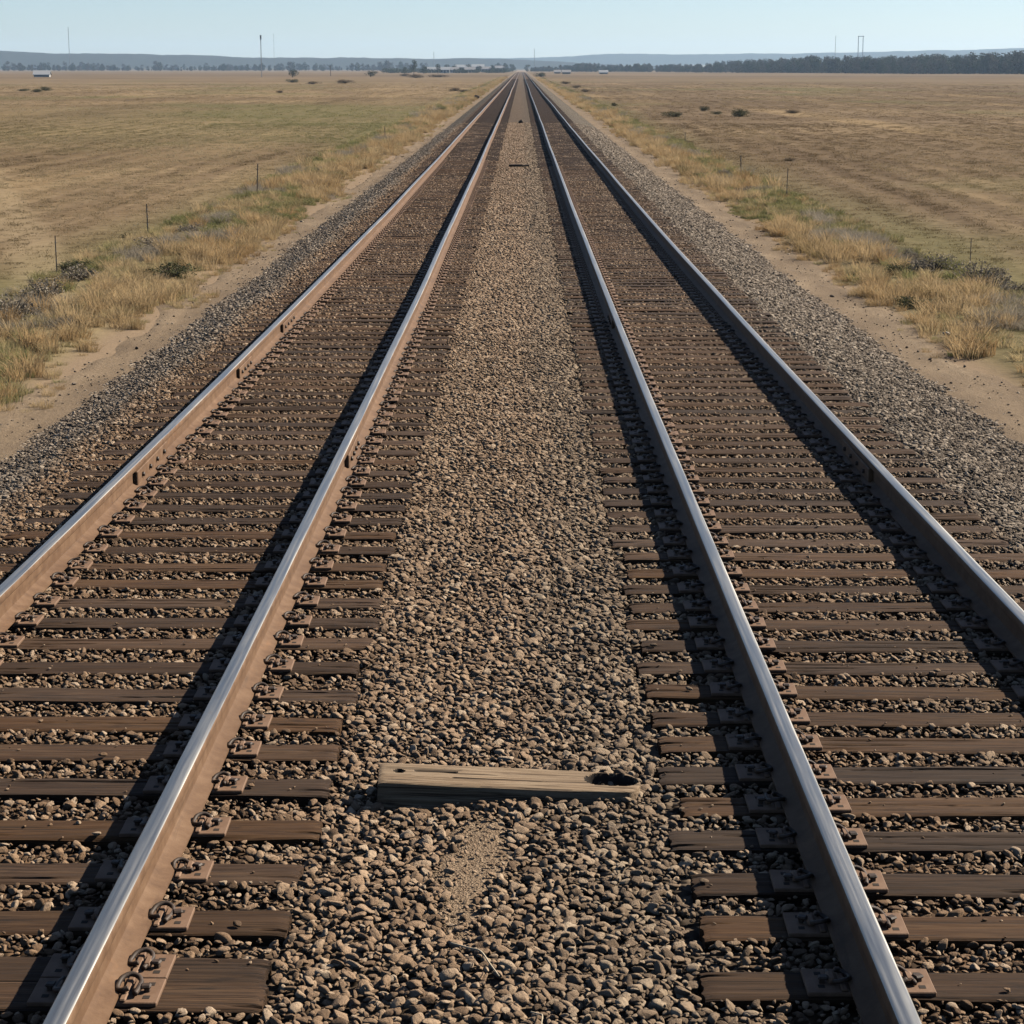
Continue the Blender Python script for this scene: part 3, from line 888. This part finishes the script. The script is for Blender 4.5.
TALL = src_collection('dry_tuft_kinds', [tuft_mesh('dry_tuft', 40 + k, 'dry', 110, .42, .20, .009, .75) for k in range(5)] + [tuft_mesh('dry_tuft', 50 + k, 'verge', 100, .26, .2, .010, .7) for k in range(4)]
    + [tuft_mesh('green_weed', 55 + k, 'weed', 120, .24, .24, .013, .9) for k in range(3)] + [tuft_mesh('grey_brush', 58 + k, 'greybrush', 150, .34, .26, .008, .9) for k in range(2)])
LOW = src_collection('stubble_kinds', [tuft_mesh('stubble', 60 + k, 'stub', 46, .09, .28, .013, 1.6) for k in range(6)])

SHRUB_SPOTS = []
def lay_verges():
    P, R, Q, I = [], [], [], []
    for sgn, e0, e1 in ((-1, 5.25, 8.4), (1, 5.42, 8.0)):
        for y0, y1, dens, sc in ((14, 60, 15, .85), (60, 130, 7, 1.1), (130, 320, 2.4, 1.5), (320, 800, .5, 2.2)):
            n = int((y1 - y0) * (e1 - e0) * dens)
            y = rng.uniform(y0, y1, n); u = rng.random(n)
            e = e0 + .3 * vnoise(y / 3.1, 12 if sgn < 0 else 22) + .25 * vnoise(y / 1.1, 14)
            x = e + u * (e1 - e)
            d = vnoise2(x / 1.0 + 20, y / 2.2, 31)
            k = (rng.random(n) < np.clip(.8 + .8 * d, .42, 1)) & (x < .262 * (y + 1) + 3)
            for (sx, sy, sr) in SHRUB_SPOTS:
                if sx * sgn > 0: k &= ~((np.hypot(x - abs(sx), (y - sy) * .8) < sr * 1.05) & (rng.random(n) < .9)) & ~((np.abs(x - abs(sx)) < sr * .8) & (y < sy) & (y > sy - sr * 2.2) & (rng.random(n) < .55))
            x, y, u, d = x[k], y[k], u[k], d[k]; n = len(x)
            # tall straw close to the path, greener and lower towards the fence
            tall = rng.random(n) < np.clip((.95 - 1.1 * u if sgn > 0 else .75 - .8 * u) + .55 * vnoise2(x / 1.6, y / 3.5, 77), .04, .92)
            s = sc * rng.uniform(.6, 1.15, n) * np.where(u < .12, .5, 1.0) * np.where(tall, 1, .9)
            P.append(np.stack([sgn * x, y, gz(sgn * x, y) - .01], 1))
            R.append(np.stack([rng.normal(0, .1, n), rng.normal(0, .1, n), rng.uniform(0, 6.28, n)], 1))
            Q.append(np.stack([s, s, s * rng.uniform(.6, 1.15, n) / (1 if sc < 1.2 else sc * .72)], 1))
            kind = np.where(tall, rng.integers(0, 5, n), rng.integers(5, 9, n))
            gpt = vnoise2(x / 1.3 + 3, y / 4.5, 91) + .9 * (u - .55) + (.38 * (u > .45) if sgn > 0 else 0); bpt = vnoise2(x / .9 + 40, y / 3.0, 92) - 1.6 * np.abs(u - .62)
            kind = np.where((gpt > .25) & (rng.random(n) < .75), rng.integers(9, 12, n), kind)
            kind = np.where((bpt > .18) & (rng.random(n) < .7), rng.integers(12, 14, n), kind)
            I.append(kind)
    P = np.concatenate(P)
    tag(scatter('verge_grass', P, np.concatenate(R), np.concatenate(Q), np.concatenate(I), TALL), 'tall dry straw grass and green weeds along both dirt paths', 'grass', kind='stuff')
    print('verge', len(P))

def lay_stubble():
    P, R, Q = [], [], []
    for sgn in (-1, 1):
        for y0, y1, dens, sc in ((24, 70, 9, .8), (70, 140, 4.5, 1.1), (140, 520, .9, 1.9)):
            W = .262 * y1 + 4
            n = int((y1 - y0) * (W - 8) * dens)
            y = rng.uniform(y0, y1, n); x = rng.uniform(7.6, W, n)
            row = .5 + .5 * np.sin((x - .035 * y + .25 * vnoise2(x / 9, y / 60, 2)) * 4.19)
            k = (x < .262 * y + 4) & (rng.random(n) < .5 + .5 * row * np.clip(.6 + vnoise2(x / 6, y / 8, 33), 0, 1))
            k &= rng.random(n) < np.interp(y, [24, 170, 520], [1, 1, .05])
            x, y = x[k], y[k]; n = len(x); s = sc * rng.uniform(.6, 1.25, n)
            P.append(np.stack([sgn * x, y, gz(sgn * x, y) - .01], 1))
            R.append(np.stack([rng.normal(0, .12, n), rng.normal(0, .12, n), rng.uniform(0, 6.28, n)], 1))
            Q.append(np.stack([s, s, s * rng.uniform(.45, .9, n) / max(1, sc * .9)], 1))
    P = np.concatenate(P)
    tag(scatter('field_stubble', P, np.concatenate(R), np.concatenate(Q), rng.integers(0, 6, len(P)), LOW), 'short dry stubble covering the fields on both sides of the line', 'stubble', kind='stuff')
    print('stubble', len(P))
lay_stubble()

# ------------------------------------------------------------------ shrubs and trees
def leaf_cloud(m, c, rx, ry, rz, n, size, r, mi=0, hollow=.35, flat=0.0):
    for _ in range(n):
        d = r.normal(size=3); d /= np.linalg.norm(d)
        q = (hollow + (1 - hollow) * r.random()) ** .6
        p = np.array(c) + d * q * np.array([rx, ry, rz])
        if p[2] < flat: p[2] = flat + r.random() * .1 * rz
        a = r.normal(size=3); a /= np.linalg.norm(a); b = np.cross(a, r.normal(size=3)); b /= np.linalg.norm(b)
        s = size * r.uniform(.5, 1.3)
        m.add([p - a * s, p + b * s * .6, p + a * s, p - b * s * .6], [(0, 1, 2, 3)], mi)

def shrub_mesh(name, seed, mat, n=420, w=.5, h=.55, leaf=.035, twigs=26):
    r = np.random.default_rng(seed); m = MB()
    for k in range(twigs):
        a = r.uniform(0, 6.28); le = r.uniform(.4, 1.0)
        t = Vector((math.cos(a) * w * le * .8, math.sin(a) * w * le * .8, h * r.uniform(.35, .85)))
        m.tube([(0, 0, 0), (t * .5)[:] , t[:]], [.008 * w / .5, .005 * w / .5, .002], 4, 1, False)
    for k in range(7):
        a = r.uniform(0, 6.28); q = r.uniform(.2, .75)
        leaf_cloud(m, (math.cos(a) * w * q, math.sin(a) * w * q, h * r.uniform(.12, .55)), w * .5, w * .5, h * .42, n // 7, leaf, r, 0, .2)
    return m.build(name, [M[mat], M['bark']])

SH = {k: [shrub_mesh('shrub', 70 + 10 * q + k_, k, 1300, leaf=.026, twigs=46) for k_ in range(3)] for q, k in enumerate(('sage', 'shrub', 'brownshrub'))}
def shrub(px, py, w_px, h_px, kind, label, name='shrub', group=None, side_off=None):
    p = at(px, py, GROUND + (side_off or 0)); p.z = float(gz(p.x, p.y)) - .02
    ppm = F / p.y; near = abs(p.x) < 9.5
    s = w_px / ppm / .95 * (1.4 if near else 1.35); h = h_px / ppm / .58 * (1.15 if near else 1.1)
    o = link(name, SH[kind][int(rng.integers(3))], loc=p, rot=(0, 0, rng.uniform(0, 6)), scl=(s, s, h))
    if abs(p.x) < 9.5: SHRUB_SPOTS.append((p.x, p.y, s * .5))
    return tag(o, label, 'shrub', group)

# verge shrubs
shrub(12, 322, 46, 26, 'sage', 'grey twiggy sagebrush at the left edge of the verge below the fence post')
shrub(48, 303, 44, 24, 'sage', 'grey sagebrush next to the one at the left edge')
shrub(78, 283, 40, 18, 'sage', 'grey low sagebrush between the nearest left fence post and the path')
shrub(158, 251, 36, 13, 'sage', 'pale grey domed sagebrush beside the second left fence post')
shrub(172, 279, 40, 16, 'shrub', 'dark green low shrub at the left path edge')
shrub(70, 272, 32, 13, 'shrub', 'green shrub at the foot of the nearest left fence post')
shrub(127, 239, 10, 7, 'shrub', 'small dark bush in the left field by the second fence post')
shrub(193, 236, 30, 12, 'sage', 'grey sagebrush farther along the left verge than the domed one')
shrub(318, 174, 16, 7, 'sage', 'pale sagebrush tuft far along the left verge')
shrub(438, 112, 10, 4, 'shrub', 'little dark green bush near the far end of the left verge')
shrub(980, 287, 40, 27, 'sage', 'dark grey sagebrush at the foot of the nearest right fence stake')
shrub(934, 276, 34, 22, 'sage', 'grey sagebrush just left of the one at the right fence stake')
shrub(912, 262, 22, 13, 'sage', 'grey sagebrush behind the tall straw on the right verge')
shrub(1012, 296, 28, 16, 'sage', 'grey sagebrush at the right edge of the photo')
shrub(723, 178, 17, 8, 'sage', 'dark grey shrub in the right verge before the middle fence post')
shrub(742, 196, 18, 9, 'sage', 'grey brush in the straw below the middle right fence post')
shrub(700, 179, 16, 7, 'shrub', 'olive green shrub in the straw of the right verge')
shrub(898, 278, 22, 13, 'shrub', 'dark olive tussock in the straw at the right path edge')
shrub(916, 309, 32, 13, 'shrub', 'dark green tussock leaning over the right dirt path')
shrub(985, 340, 24, 14, 'brownshrub', 'brown tussock in the straw near the right edge')
# field bushes
shrub(675, 117, 19, 7, 'shrub', 'wide low dark bush, leftmost of four in the right field')
shrub(704, 111, 8, 6, 'shrub', 'small dark bush behind the wide one in the right field')
shrub(716, 114, 10, 4, 'shrub', 'tiny low bush between the two larger ones in the right field')
shrub(740, 116, 18, 9, 'shrub', 'rounded dark bush, rightmost of four in the right field')
shrub(615, 106, 6, 4, 'shrub', 'little dark bush on the far right verge')
shrub(793, 113, 14, 4, 'brownshrub', 'brown brush patch right of the four dark bushes')
shrub(790, 161, 14, 4, 'brownshrub', 'brown weed patch in the right field beyond the fence posts')
shrub(541, 77, 9, 5, 'shrub', 'dark bush by the line at the far end of the right ballast')
for a, b, w, h, t in ((576, 88, 9, 3, 'nearest the line'), (586, 92, 10, 3, 'nearest to the viewer'), (566, 84, 9, 3, 'farthest off')):
    shrub(a, b, w, h, 'brownshrub', 'brown brush clump in the far right ditch, the one %s' % t, group='brush in the far right ditch')
LB = [(292, 82, 10, 4, 'shrub', 'low brush below the round field tree on the left'), (313, 84, 12, 3, 'brownshrub', 'brown brush in the left field right of the field tree'),
      (345, 83, 16, 4, 'brownshrub', 'wide brown brush in the left field below the second field tree'), (404, 76, 9, 3, 'brownshrub', 'brown brush before the village trees'),
      (416, 78, 15, 4, 'brownshrub', 'wide dark brush in front of the village'), (440, 77, 20, 3, 'brownshrub', 'long flat brush strip in front of the village'),
      (455, 91, 12, 4, 'brownshrub', 'brown brush clump nearest the far left ballast'), (463, 92, 10, 3, 'brownshrub', 'low brown brush touching the far left verge'),
      (280, 93, 7, 3, 'brownshrub', 'tiny brown bush in the left field below the mast'), (22, 92, 12, 3, 'shrub', 'low bush at the far left field edge'),
      (36, 93, 10, 4, 'shrub', 'dark bush in the far left field below the white shed'), (46, 92, 9, 5, 'shrub', 'taller dark bush below the white shed')]
for a, b, w, h, k, lab in LB: shrub(a, b, w, h, k, lab)

def tree_meshes(seed, mat, h=8.0, w=3.4, n=520, leaf=.33):
    r = np.random.default_rng(seed)
    t = MB(); t.tube([(0, 0, -.3), (.1, 0, h * .2), (.0, .1, h * .42), (.1, .1, h * .75)], [.28, .22, .16, .05], 7)
    for k in range(6):
        a = r.uniform(0, 6.28); z0 = h * r.uniform(.25, .45)
        t.tube([(0, 0, z0), (math.cos(a) * w * .35, math.sin(a) * w * .35, z0 + h * .17), (math.cos(a) * w * .65, math.sin(a) * w * .65, z0 + h * .3)], [.12, .08, .03], 5)
    c = MB()
    for k in range(11):
        a = r.uniform(0, 6.28); q = r.uniform(0, .72) * w; z = h * r.uniform(.2, .86); s = (1 - abs(z / h - .45) * .9)
        leaf_cloud(c, (math.cos(a) * q * s, math.sin(a) * q * s, z), w * .45, w * .45, h * .17, n // 11, leaf, r, 0, .25)
    return t.build('trunk', [M['bark']]), c.build('crown', [M[mat]])

TR = [tree_meshes(200 + k, 'crown') for k in range(4)]
def tree(px, Z, h_m, w_m, label, group=None):
    p = far(px, Z); p.z = float(gz(p.x, p.y))
    o = link('tree', None, loc=p, rot=(0, 0, rng.uniform(0, 6)), scl=(w_m / 6.8, w_m / 6.8, h_m / 8.0))
    tag(o, label, 'tree', group)
    a, b = TR[int(rng.integers(4))]
    link('trunk', a, o); link('crown', b, o)
tree(293, 850, 3.9, 6.0, 'round lone tree in the left field beyond the brush')
tree(371, 900, 3.2, 7.5, 'broad low tree, second lone tree in the left field')
tree(414, 1200, 8.2, 6.0, 'tallest village tree, first of the three behind the brush')
tree(424, 1250, 6.2, 5.0, 'middle of the three village trees behind the brush')
tree(438, 1300, 7.4, 4.6, 'narrow village tree right of the middle one')
tree(405, 1280, 5.2, 5.0, 'small tree left of the tallest village tree')
tree(455, 1700, 7.5, 7.0, 'village tree between the pale sheds')
tree(468, 1750, 7.0, 8.0, 'village tree right of the pale sheds')
tree(479, 1650, 6.5, 7.0, 'village tree behind the small white house')
tree(492, 1600, 6.0, 6.5, 'village tree nearest the line')
tree(447, 1900, 8.5, 8.0, 'village tree farthest back among the roofs')
tree(505, 1900, 7.0, 7.5, 'tree at the end of the line on its left')
tree(512, 2000, 7.5, 8.0, 'tree standing where the left track vanishes')
tree(527, 2000, 7.0, 8.0, 'tree standing where the right track vanishes')
tree(384, 1500, 4.0, 5.0, 'tiny tree left of the village')

lay_verges()

# wood on the right horizon (reads as one mass)
def lay_wood():
    protos = []
    for k in range(6):
        tr, cr = tree_meshes(300 + k, 'bare' if k % 2 else 'crown', 9.0, 3.6, 700, .36)
        m = MB(); m.add([v.co[:] for v in tr.vertices], [p.vertices[:] for p in tr.polygons], 0)
        m.add([v.co[:] for v in cr.vertices], [p.vertices[:] for p in cr.polygons], 1)
        r = np.random.default_rng(350 + k)
        leaf_cloud(m, (0, 0, 2.2), 3.0, 3.0, 2.2, 160, .4, r, 1, .2)
        protos.append(m.build('wood_tree', [M['bark'], cr.materials[0]]))
    coll = src_collection('wood_tree_kinds', protos)
    pxs = rng.uniform(528, 1330, 1500)
    Z = np.interp(pxs, [528, 600, 700, 780, 860, 1024, 1330], [2100, 1950, 1720, 1480, 1330, 1180, 1100]) + rng.uniform(0, 220, len(pxs))
    top = np.interp(pxs, [528, 560, 600, 700, 720, 770, 800, 860, 900, 930, 1000, 1024, 1330], [66.5, 65, 64, 63.5, 62, 60.5, 59.5, 58.5, 58.8, 58, 56, 54, 52])
    hgt = (68 - top) / F * Z * 1.0 + 3.6
    x = (pxs - VPX) / F * Z * .98
    hgt = hgt * rng.uniform(.5, 1.08, len(x)) * (1 + .16 * vnoise(x / 22, 44) + .14 * vnoise(x / 70, 48))
    pl = rng.uniform(-330, 530, 700); Zl = rng.uniform(2500, 3300, 700) ; xl = (pl - VPX) / F * Zl * .98
    hl = rng.uniform(5, 11, 700) * (1 + .35 * vnoise(xl / 60, 45)) * np.where(vnoise(xl / 45, 46) > -.55, 1, .35)
    x = np.concatenate([x, xl]); Z = np.concatenate([Z, Zl]); hgt = np.concatenate([hgt, hl])
    kk = np.abs(x) > 9; x, Z, hgt = x[kk], Z[kk], hgt[kk]
    s = hgt / 9.0
    P = np.stack([x, Z, gz(x, Z)], 1)
    Q = np.stack([s * rng.uniform(.9, 1.3, len(x)), s * rng.uniform(.9, 1.3, len(x)), s], 1)
    R = np.stack([0 * x, 0 * x, rng.uniform(0, 6.28, len(x))], 1)
    tag(scatter('distant_wood', P, R, Q, rng.integers(0, 6, len(x)), coll), 'long dark belts of distant trees along the horizon, tallest on the right', 'wood', kind='stuff')
lay_wood()

def lay_scrub():     # low scrub belt behind the village on the left
    protos = [shrub_mesh('scrub', 400 + k, 'crown', 200, 2.6, 2.4, .3, 8) for k in range(4)]
    coll = src_collection('scrub_kinds', protos)
    pxs = rng.uniform(390, 530, 260); Z = rng.uniform(1500, 2500, 260)
    x = (pxs - VPX) / F * Z; k = np.abs(x) > 12; x, Z = x[k], Z[k]
    s = rng.uniform(.7, 2.0, len(x))
    tag(scatter('village_scrub', np.stack([x, Z, gz(x, Z)], 1), np.stack([0 * x, 0 * x, rng.uniform(0, 6, len(x))], 1), np.stack([s, s, s], 1), rng.integers(0, 4, len(x)), coll),
        'dim scrub and hedges mixed among the far village roofs', 'scrub', kind='stuff')
lay_scrub()

# ------------------------------------------------------------------ village houses, shed
def house(px, Z, w, d, h, wall, roof, label, name='house', rz=0.0, nwin=3):
    p = far(px, Z); p.z = float(gz(p.x, p.y)) - .1
    o = link(name, None, loc=p, rot=(0, 0, rz)); tag(o, label, 'house' if name == 'house' else 'shed')
    m = MB(); rh = min(d * .3, 2.2)
    V = [(-w / 2, -d / 2, 0), (w / 2, -d / 2, 0), (w / 2, d / 2, 0), (-w / 2, d / 2, 0), (-w / 2, -d / 2, h), (w / 2, -d / 2, h), (w / 2, d / 2, h), (-w / 2, d / 2, h), (-w / 2, 0, h + rh), (w / 2, 0, h + rh)]
    m.add(V, [(0, 1, 5, 4), (1, 2, 6, 9, 5), (2, 3, 7, 6), (3, 0, 4, 8, 7)])
    link('wall', m.build('wall', [M[wall]]), o)
    r = MB(); e = .4
    for s in (-1, 1):
        a = [(-w / 2 - e, s * (d / 2 + e), h - e * rh / (d / 2)), (w / 2 + e, s * (d / 2 + e), h - e * rh / (d / 2)), (w / 2 + e, 0, h + rh + .003), (-w / 2 - e, 0, h + rh + .003)]
        b = [(x, y, z + .18) for x, y, z in a]
        r.add(a + b, [(0, 1, 2, 3), (4, 5, 6, 7), (0, 1, 5, 4), (1, 2, 6, 5), (3, 0, 4, 7)])
    link('roof', r.build('roof', [M[roof]]), o)
    for k in range(nwin):
        q = MB(); x = -w / 2 + w * (k + .5) / nwin
        if k == nwin // 2:
            q.box(x - .5, x + .5, -d / 2 - .06, -d / 2 + .05, .05, 2.1); link('door', q.build('door', [M['pane']]), o)
        else:
            q.box(x - .6, x + .6, -d / 2 - .05, -d / 2 + .05, 1.0, 2.2); link('window', q.build('window', [M['pane']]), o)
house(43, 880, 6.5, 5, 1.2, 'white', 'roofw', 'long low white shed alone in the far left field', 'shed', .1, 0)
house(445, 1500, 7, 6, 2.6, 'white', 'roofw', 'small white house under the narrow village tree')
house(433, 1600, 9, 6, 2.6, 'cream', 'roofw', 'pale house left of the small white house')
house(463, 1900, 13, 8, 4.6, 'cream', 'roofw', 'wide shed with a pale roof in the village middle', 'shed')
house(478, 2000, 12, 8, 5.0, 'white', 'roofw', 'shed with a bright pale roof right of the village middle', 'shed')
house(486, 1750, 8, 6, 3.0, 'white', 'roof', 'white house with a grey roof nearest the line')
house(470, 1600, 8, 6, 2.5, 'cream', 'roof', 'cream house with a grey roof in front of the village')
house(454, 1550, 7, 6, 2.4, 'white', 'roof', 'white house with a grey roof at the village edge')
house(500, 2050, 10, 7, 3.8, 'white', 'roof', 'dim white house beside the vanishing left track')
house(566, 1250, 5, 4, 1.3, 'cream', 'roof', 'cream house before the wood, nearest the line on the right', nwin=0)
house(557, 1350, 4, 4, 1.2, 'cream', 'roof', 'smaller cream house beside the one nearest the line on the right', nwin=0)
house(603, 1250, 5, 4, 1.1, 'white', 'roofw', 'low white house in front of the far wood on the right', nwin=0)

# ------------------------------------------------------------------ masts, poles
def mast(px, Z, top_py, r, label, name='radio_mast', head=False):
    p = far(px, Z); p.z = float(gz(p.x, p.y)) - .5
    H = CAMZ + (68 - top_py) / F * Z * 1.02 - p.z
    o = link(name, None, loc=p); tag(o, label, 'mast')
    m = MB(); s = r * 1.2
    for k in range(3):
        a = k * 2.094
        m.tube([(math.cos(a) * s, math.sin(a) * s, 0), (math.cos(a) * s * .7, math.sin(a) * s * .7, H)], r * .38, 5)
    n = int(H / (s * 2.2)) + 1
    for i in range(n):
        for k in range(3):
            a, b = k * 2.094, (k + 1) * 2.094; z0, z1 = H * i / n, H * (i + 1) / n
            m.tube([(math.cos(a) * s * .85, math.sin(a) * s * .85, z0), (math.cos(b) * s * .85, math.sin(b) * s * .85, z1)], r * .16, 4)
    link('lattice', m.build('lattice', [M['steel']]), o)
    if head:
        q = MB(); q.tube([(0, 0, H - 1.2), (0, 0, H + .2)], [r * 1.2, r * 1.2], 8)
        for a in range(3): q.box(math.cos(a * 2.094) * r * 1.5 - .12, math.cos(a * 2.094) * r * 1.5 + .12, math.sin(a * 2.094) * r * 1.5 - .12, math.sin(a * 2.094) * r * 1.5 + .12, H - 1.6, H + .3)
        link('antenna', q.build('antenna', [M['steel']]), o)
mast(262, 880, 38, .17, 'grey mast with an antenna head standing nearest in the left field', head=True)
mast(71, 2600, 30, .34, 'thin faint mast at the far left horizon')
mast(275, 3000, 36, .20, 'very faint mast right of the antenna mast')
mast(434, 2600, 53, .34, 'short thin mast above the village')
mast(534, 2800, 50, .36, 'thin mast above where the tracks vanish')
mast(833, 3000, 38, .34, 'thin single mast left of the twin masts on the right horizon')
def twin():
    p = far(858, 3000); p.z = float(gz(p.x, p.y)) - .5
    H = CAMZ + (68 - 38) / F * 3000 * 1.02 - p.z
    o = link('twin_mast', None, loc=p); tag(o, 'twin grey masts joined by a crossbar above the right wood', 'mast')
    for s in (-1, 1):
        m = MB()
        for k in range(4): m.tube([(s * 3.4 + (k % 2 - .5) * 1.0, (k // 2 - .5) * 1.0, 0), (s * 3.4 + (k % 2 - .5) * .7, (k // 2 - .5) * .7, H)], .2, 5)
        for i in range(18): m.tube([(s * 3.4 - .45, -.45, H * i / 18), (s * 3.4 + .45, .45, H * (i + 1) / 18)], .09, 4)
        link('mast', m.build('mast', [M['steel']]), o)
    m = MB(); m.box(-4.6, 4.6, -.35, .35, H - 1.2, H - .4); link('crossbar', m.build('crossbar', [M['steel']]), o)
twin()
def field_pole(px, Z, h, label):
    p = far(px, Z); p.z = float(gz(p.x, p.y)) - .2
    o = link('utility_pole', None, loc=p); tag(o, label, 'pole')
    m = MB(); m.tube([(0, 0, 0), (0, 0, h)], [.16, .11], 7); link('pole', m.build('pole', [M['bark']]), o)
    m = MB(); m.box(-.9, .9, -.07, .07, h - .7, h - .55); link('crossarm', m.build('crossarm', [M['bark']]), o)
field_pole(331, 1000, 5.2, 'small dark utility pole between the two lone trees in the left field')

def fence_post(px, py, top, label, w=.035, tilt=0.0, x=None):
    p = at(px, py, GROUND); p.z = float(gz(p.x, p.y)) - .15
    w *= .55; h = (py - top) / (F / p.y) * 1.02 + .15
    o = link('fence_post', None, loc=p, rot=(rng.normal(0, .02), tilt, rng.uniform(0, 3))); tag(o, label, 'fence post', 'posts along the field edges')
    m = MB(); m.box(-w, w, -w * .2, w * .2, 0, h, bev=.002); m.box(-w * .25, w * .25, -w * .9, -w * .2, 0, h - .01)
    link('stake', m.build('stake', [M['post']]), o)
    m = MB()
    for k in range(3): m.box(-w * 1.15, w * 1.15, -w * .5, w * .35, h * (.45 + .2 * k), h * (.45 + .2 * k) + .015)
    link('wire_clip', m.build('wire_clip', [M['steel']]), o)
fence_post(57, 274, 238, 'nearest fence post on the left, thin dark stake in green weeds', .02)
fence_post(148, 235, 206, 'second fence post on the left, thin stake beside the pale sagebrush', .028)
fence_post(257, 196, 165, 'third fence post on the left, at the edge of the stubble', .034, .04)
fence_post(385, 142, 128, 'faint fourth fence post far along the left field edge', .03)
fence_post(786, 201, 171, 'middle fence post on the right, upright brown stake', .036)
fence_post(741, 179, 158, 'fence post behind the middle one on the right', .03, .03)
fence_post(685, 144, 133, 'small far fence post on the right', .03)
fence_post(970, 264, 238, 'nearest thin stake on the right, rising from the grey sagebrush', .022, -.03)

# ------------------------------------------------------------------ hills
def hills(name, y0, depth, px, top, mat, x0, x1, seed, rough):
    nx, ny = 420, 14
    xs = np.linspace(x0, x1, nx); V = []
    yc = y0 + depth * .5
    T = np.interp(xs, (np.array(px) - VPX) / F * yc, [(68 - t) / F * yc + CAMZ for t in top])
    T = T + rough * (vnoise(xs / 90, seed) + .5 * vnoise(xs / 35, seed + 1) + .35 * vnoise(xs / 11, seed + 2))
    for i, x in enumerate(xs):
        for j in range(ny):
            q = j / (ny - 1); s = math.sin(PI * min(1, q)) ** 1.3
            s *= 1 + .12 * float(vnoise2(x / 160, q * 5, seed + 3)) * (1 - s)
            V.append((x, y0 + depth * q, -1.6 + (T[i] + 1.6) * s))
    tag(link(name, mesh(name, V, grid_faces(nx, ny), [M[mat]], True)), kind='structure')
hills('hills', 3600, 900, [-600, 0, 55, 240, 330, 430, 520, 620, 900], [49, 51, 53, 57, 58, 58.5, 60, 66, 69], 'hillL', -2600, 700, 61, 1.6)
hills('hills', 5600, 1500, [300, 440, 520, 570, 600, 640, 690, 730, 800, 840, 900, 960, 1024, 1200, 1600], [62, 59, 58.2, 57, 54.6, 54.3, 55, 54.2, 54, 53, 51.8, 50.4, 48.8, 46, 47], 'hillR', -1200, 4200, 71, 1.2)

# ------------------------------------------------------------------ haze
def haze():
    m = MB(); m.box(-5600, 5600, -60, 7900, -4.5, 95)
    mt = bpy.data.materials.new('haze'); mt.use_nodes = True; t = mt.node_tree; t.nodes.clear()
    o = t.nodes.new('ShaderNodeOutputMaterial'); v = t.nodes.new('ShaderNodeVolumePrincipled')
    v.inputs['Color'].default_value = (.50, .72, 1.0, 1); v.inputs['Density'].default_value = .00008; v.inputs['Anisotropy'].default_value = .2
    t.links.new(v.outputs[0], o.inputs['Volume'])
    tag(link('haze', m.build('haze', [mt])), kind='stuff')
haze()

# ------------------------------------------------------------------ light, sky, camera
to_sun = Vector((1.27, .62, 1.0)).normalized()
EL = math.asin(to_sun.z); AZ = math.atan2(to_sun.x, to_sun.y)     # clockwise from +Y
sl = bpy.data.lights.new('sun', 'SUN'); sl.energy = 5.0; sl.angle = math.radians(.53); sl.color = (1.0, .90, .76)
so = link('sun', sl); so.rotation_euler = to_sun.to_track_quat('Z', 'Y').to_euler()
w = bpy.data.worlds.new('World'); S.world = w; w.use_nodes = True
wt = w.node_tree; bg = wt.nodes['Background']
sk = wt.nodes.new('ShaderNodeTexSky'); sk.sky_type = 'NISHITA'; sk.sun_disc = False
sk.sun_elevation = EL; sk.sun_rotation = AZ; sk.altitude = 300; sk.air_density = .7; sk.dust_density = .4; sk.ozone_density = 2.5
wt.links.new(sk.outputs[0], bg.inputs['Color']); bg.inputs['Strength'].default_value = .052

cd = bpy.data.cameras.new('camera'); cd.sensor_width = 36; cd.sensor_fit = 'HORIZONTAL'; cd.lens = F / 1024 * 36
cd.clip_start = .1; cd.clip_end = 20000
co = link('camera', cd, loc=(0, 0, CAMZ)); co.rotation_euler = (PI / 2 - TH, 0, YAW)
S.camera = co
S.view_settings.view_transform = 'Standard'; S.view_settings.look = 'None'; S.view_settings.gamma = 1.0
S.view_settings.exposure = 1.2
S.cycles.max_bounces = 6; S.cycles.diffuse_bounces = 0; S.cycles.volume_bounces = 1
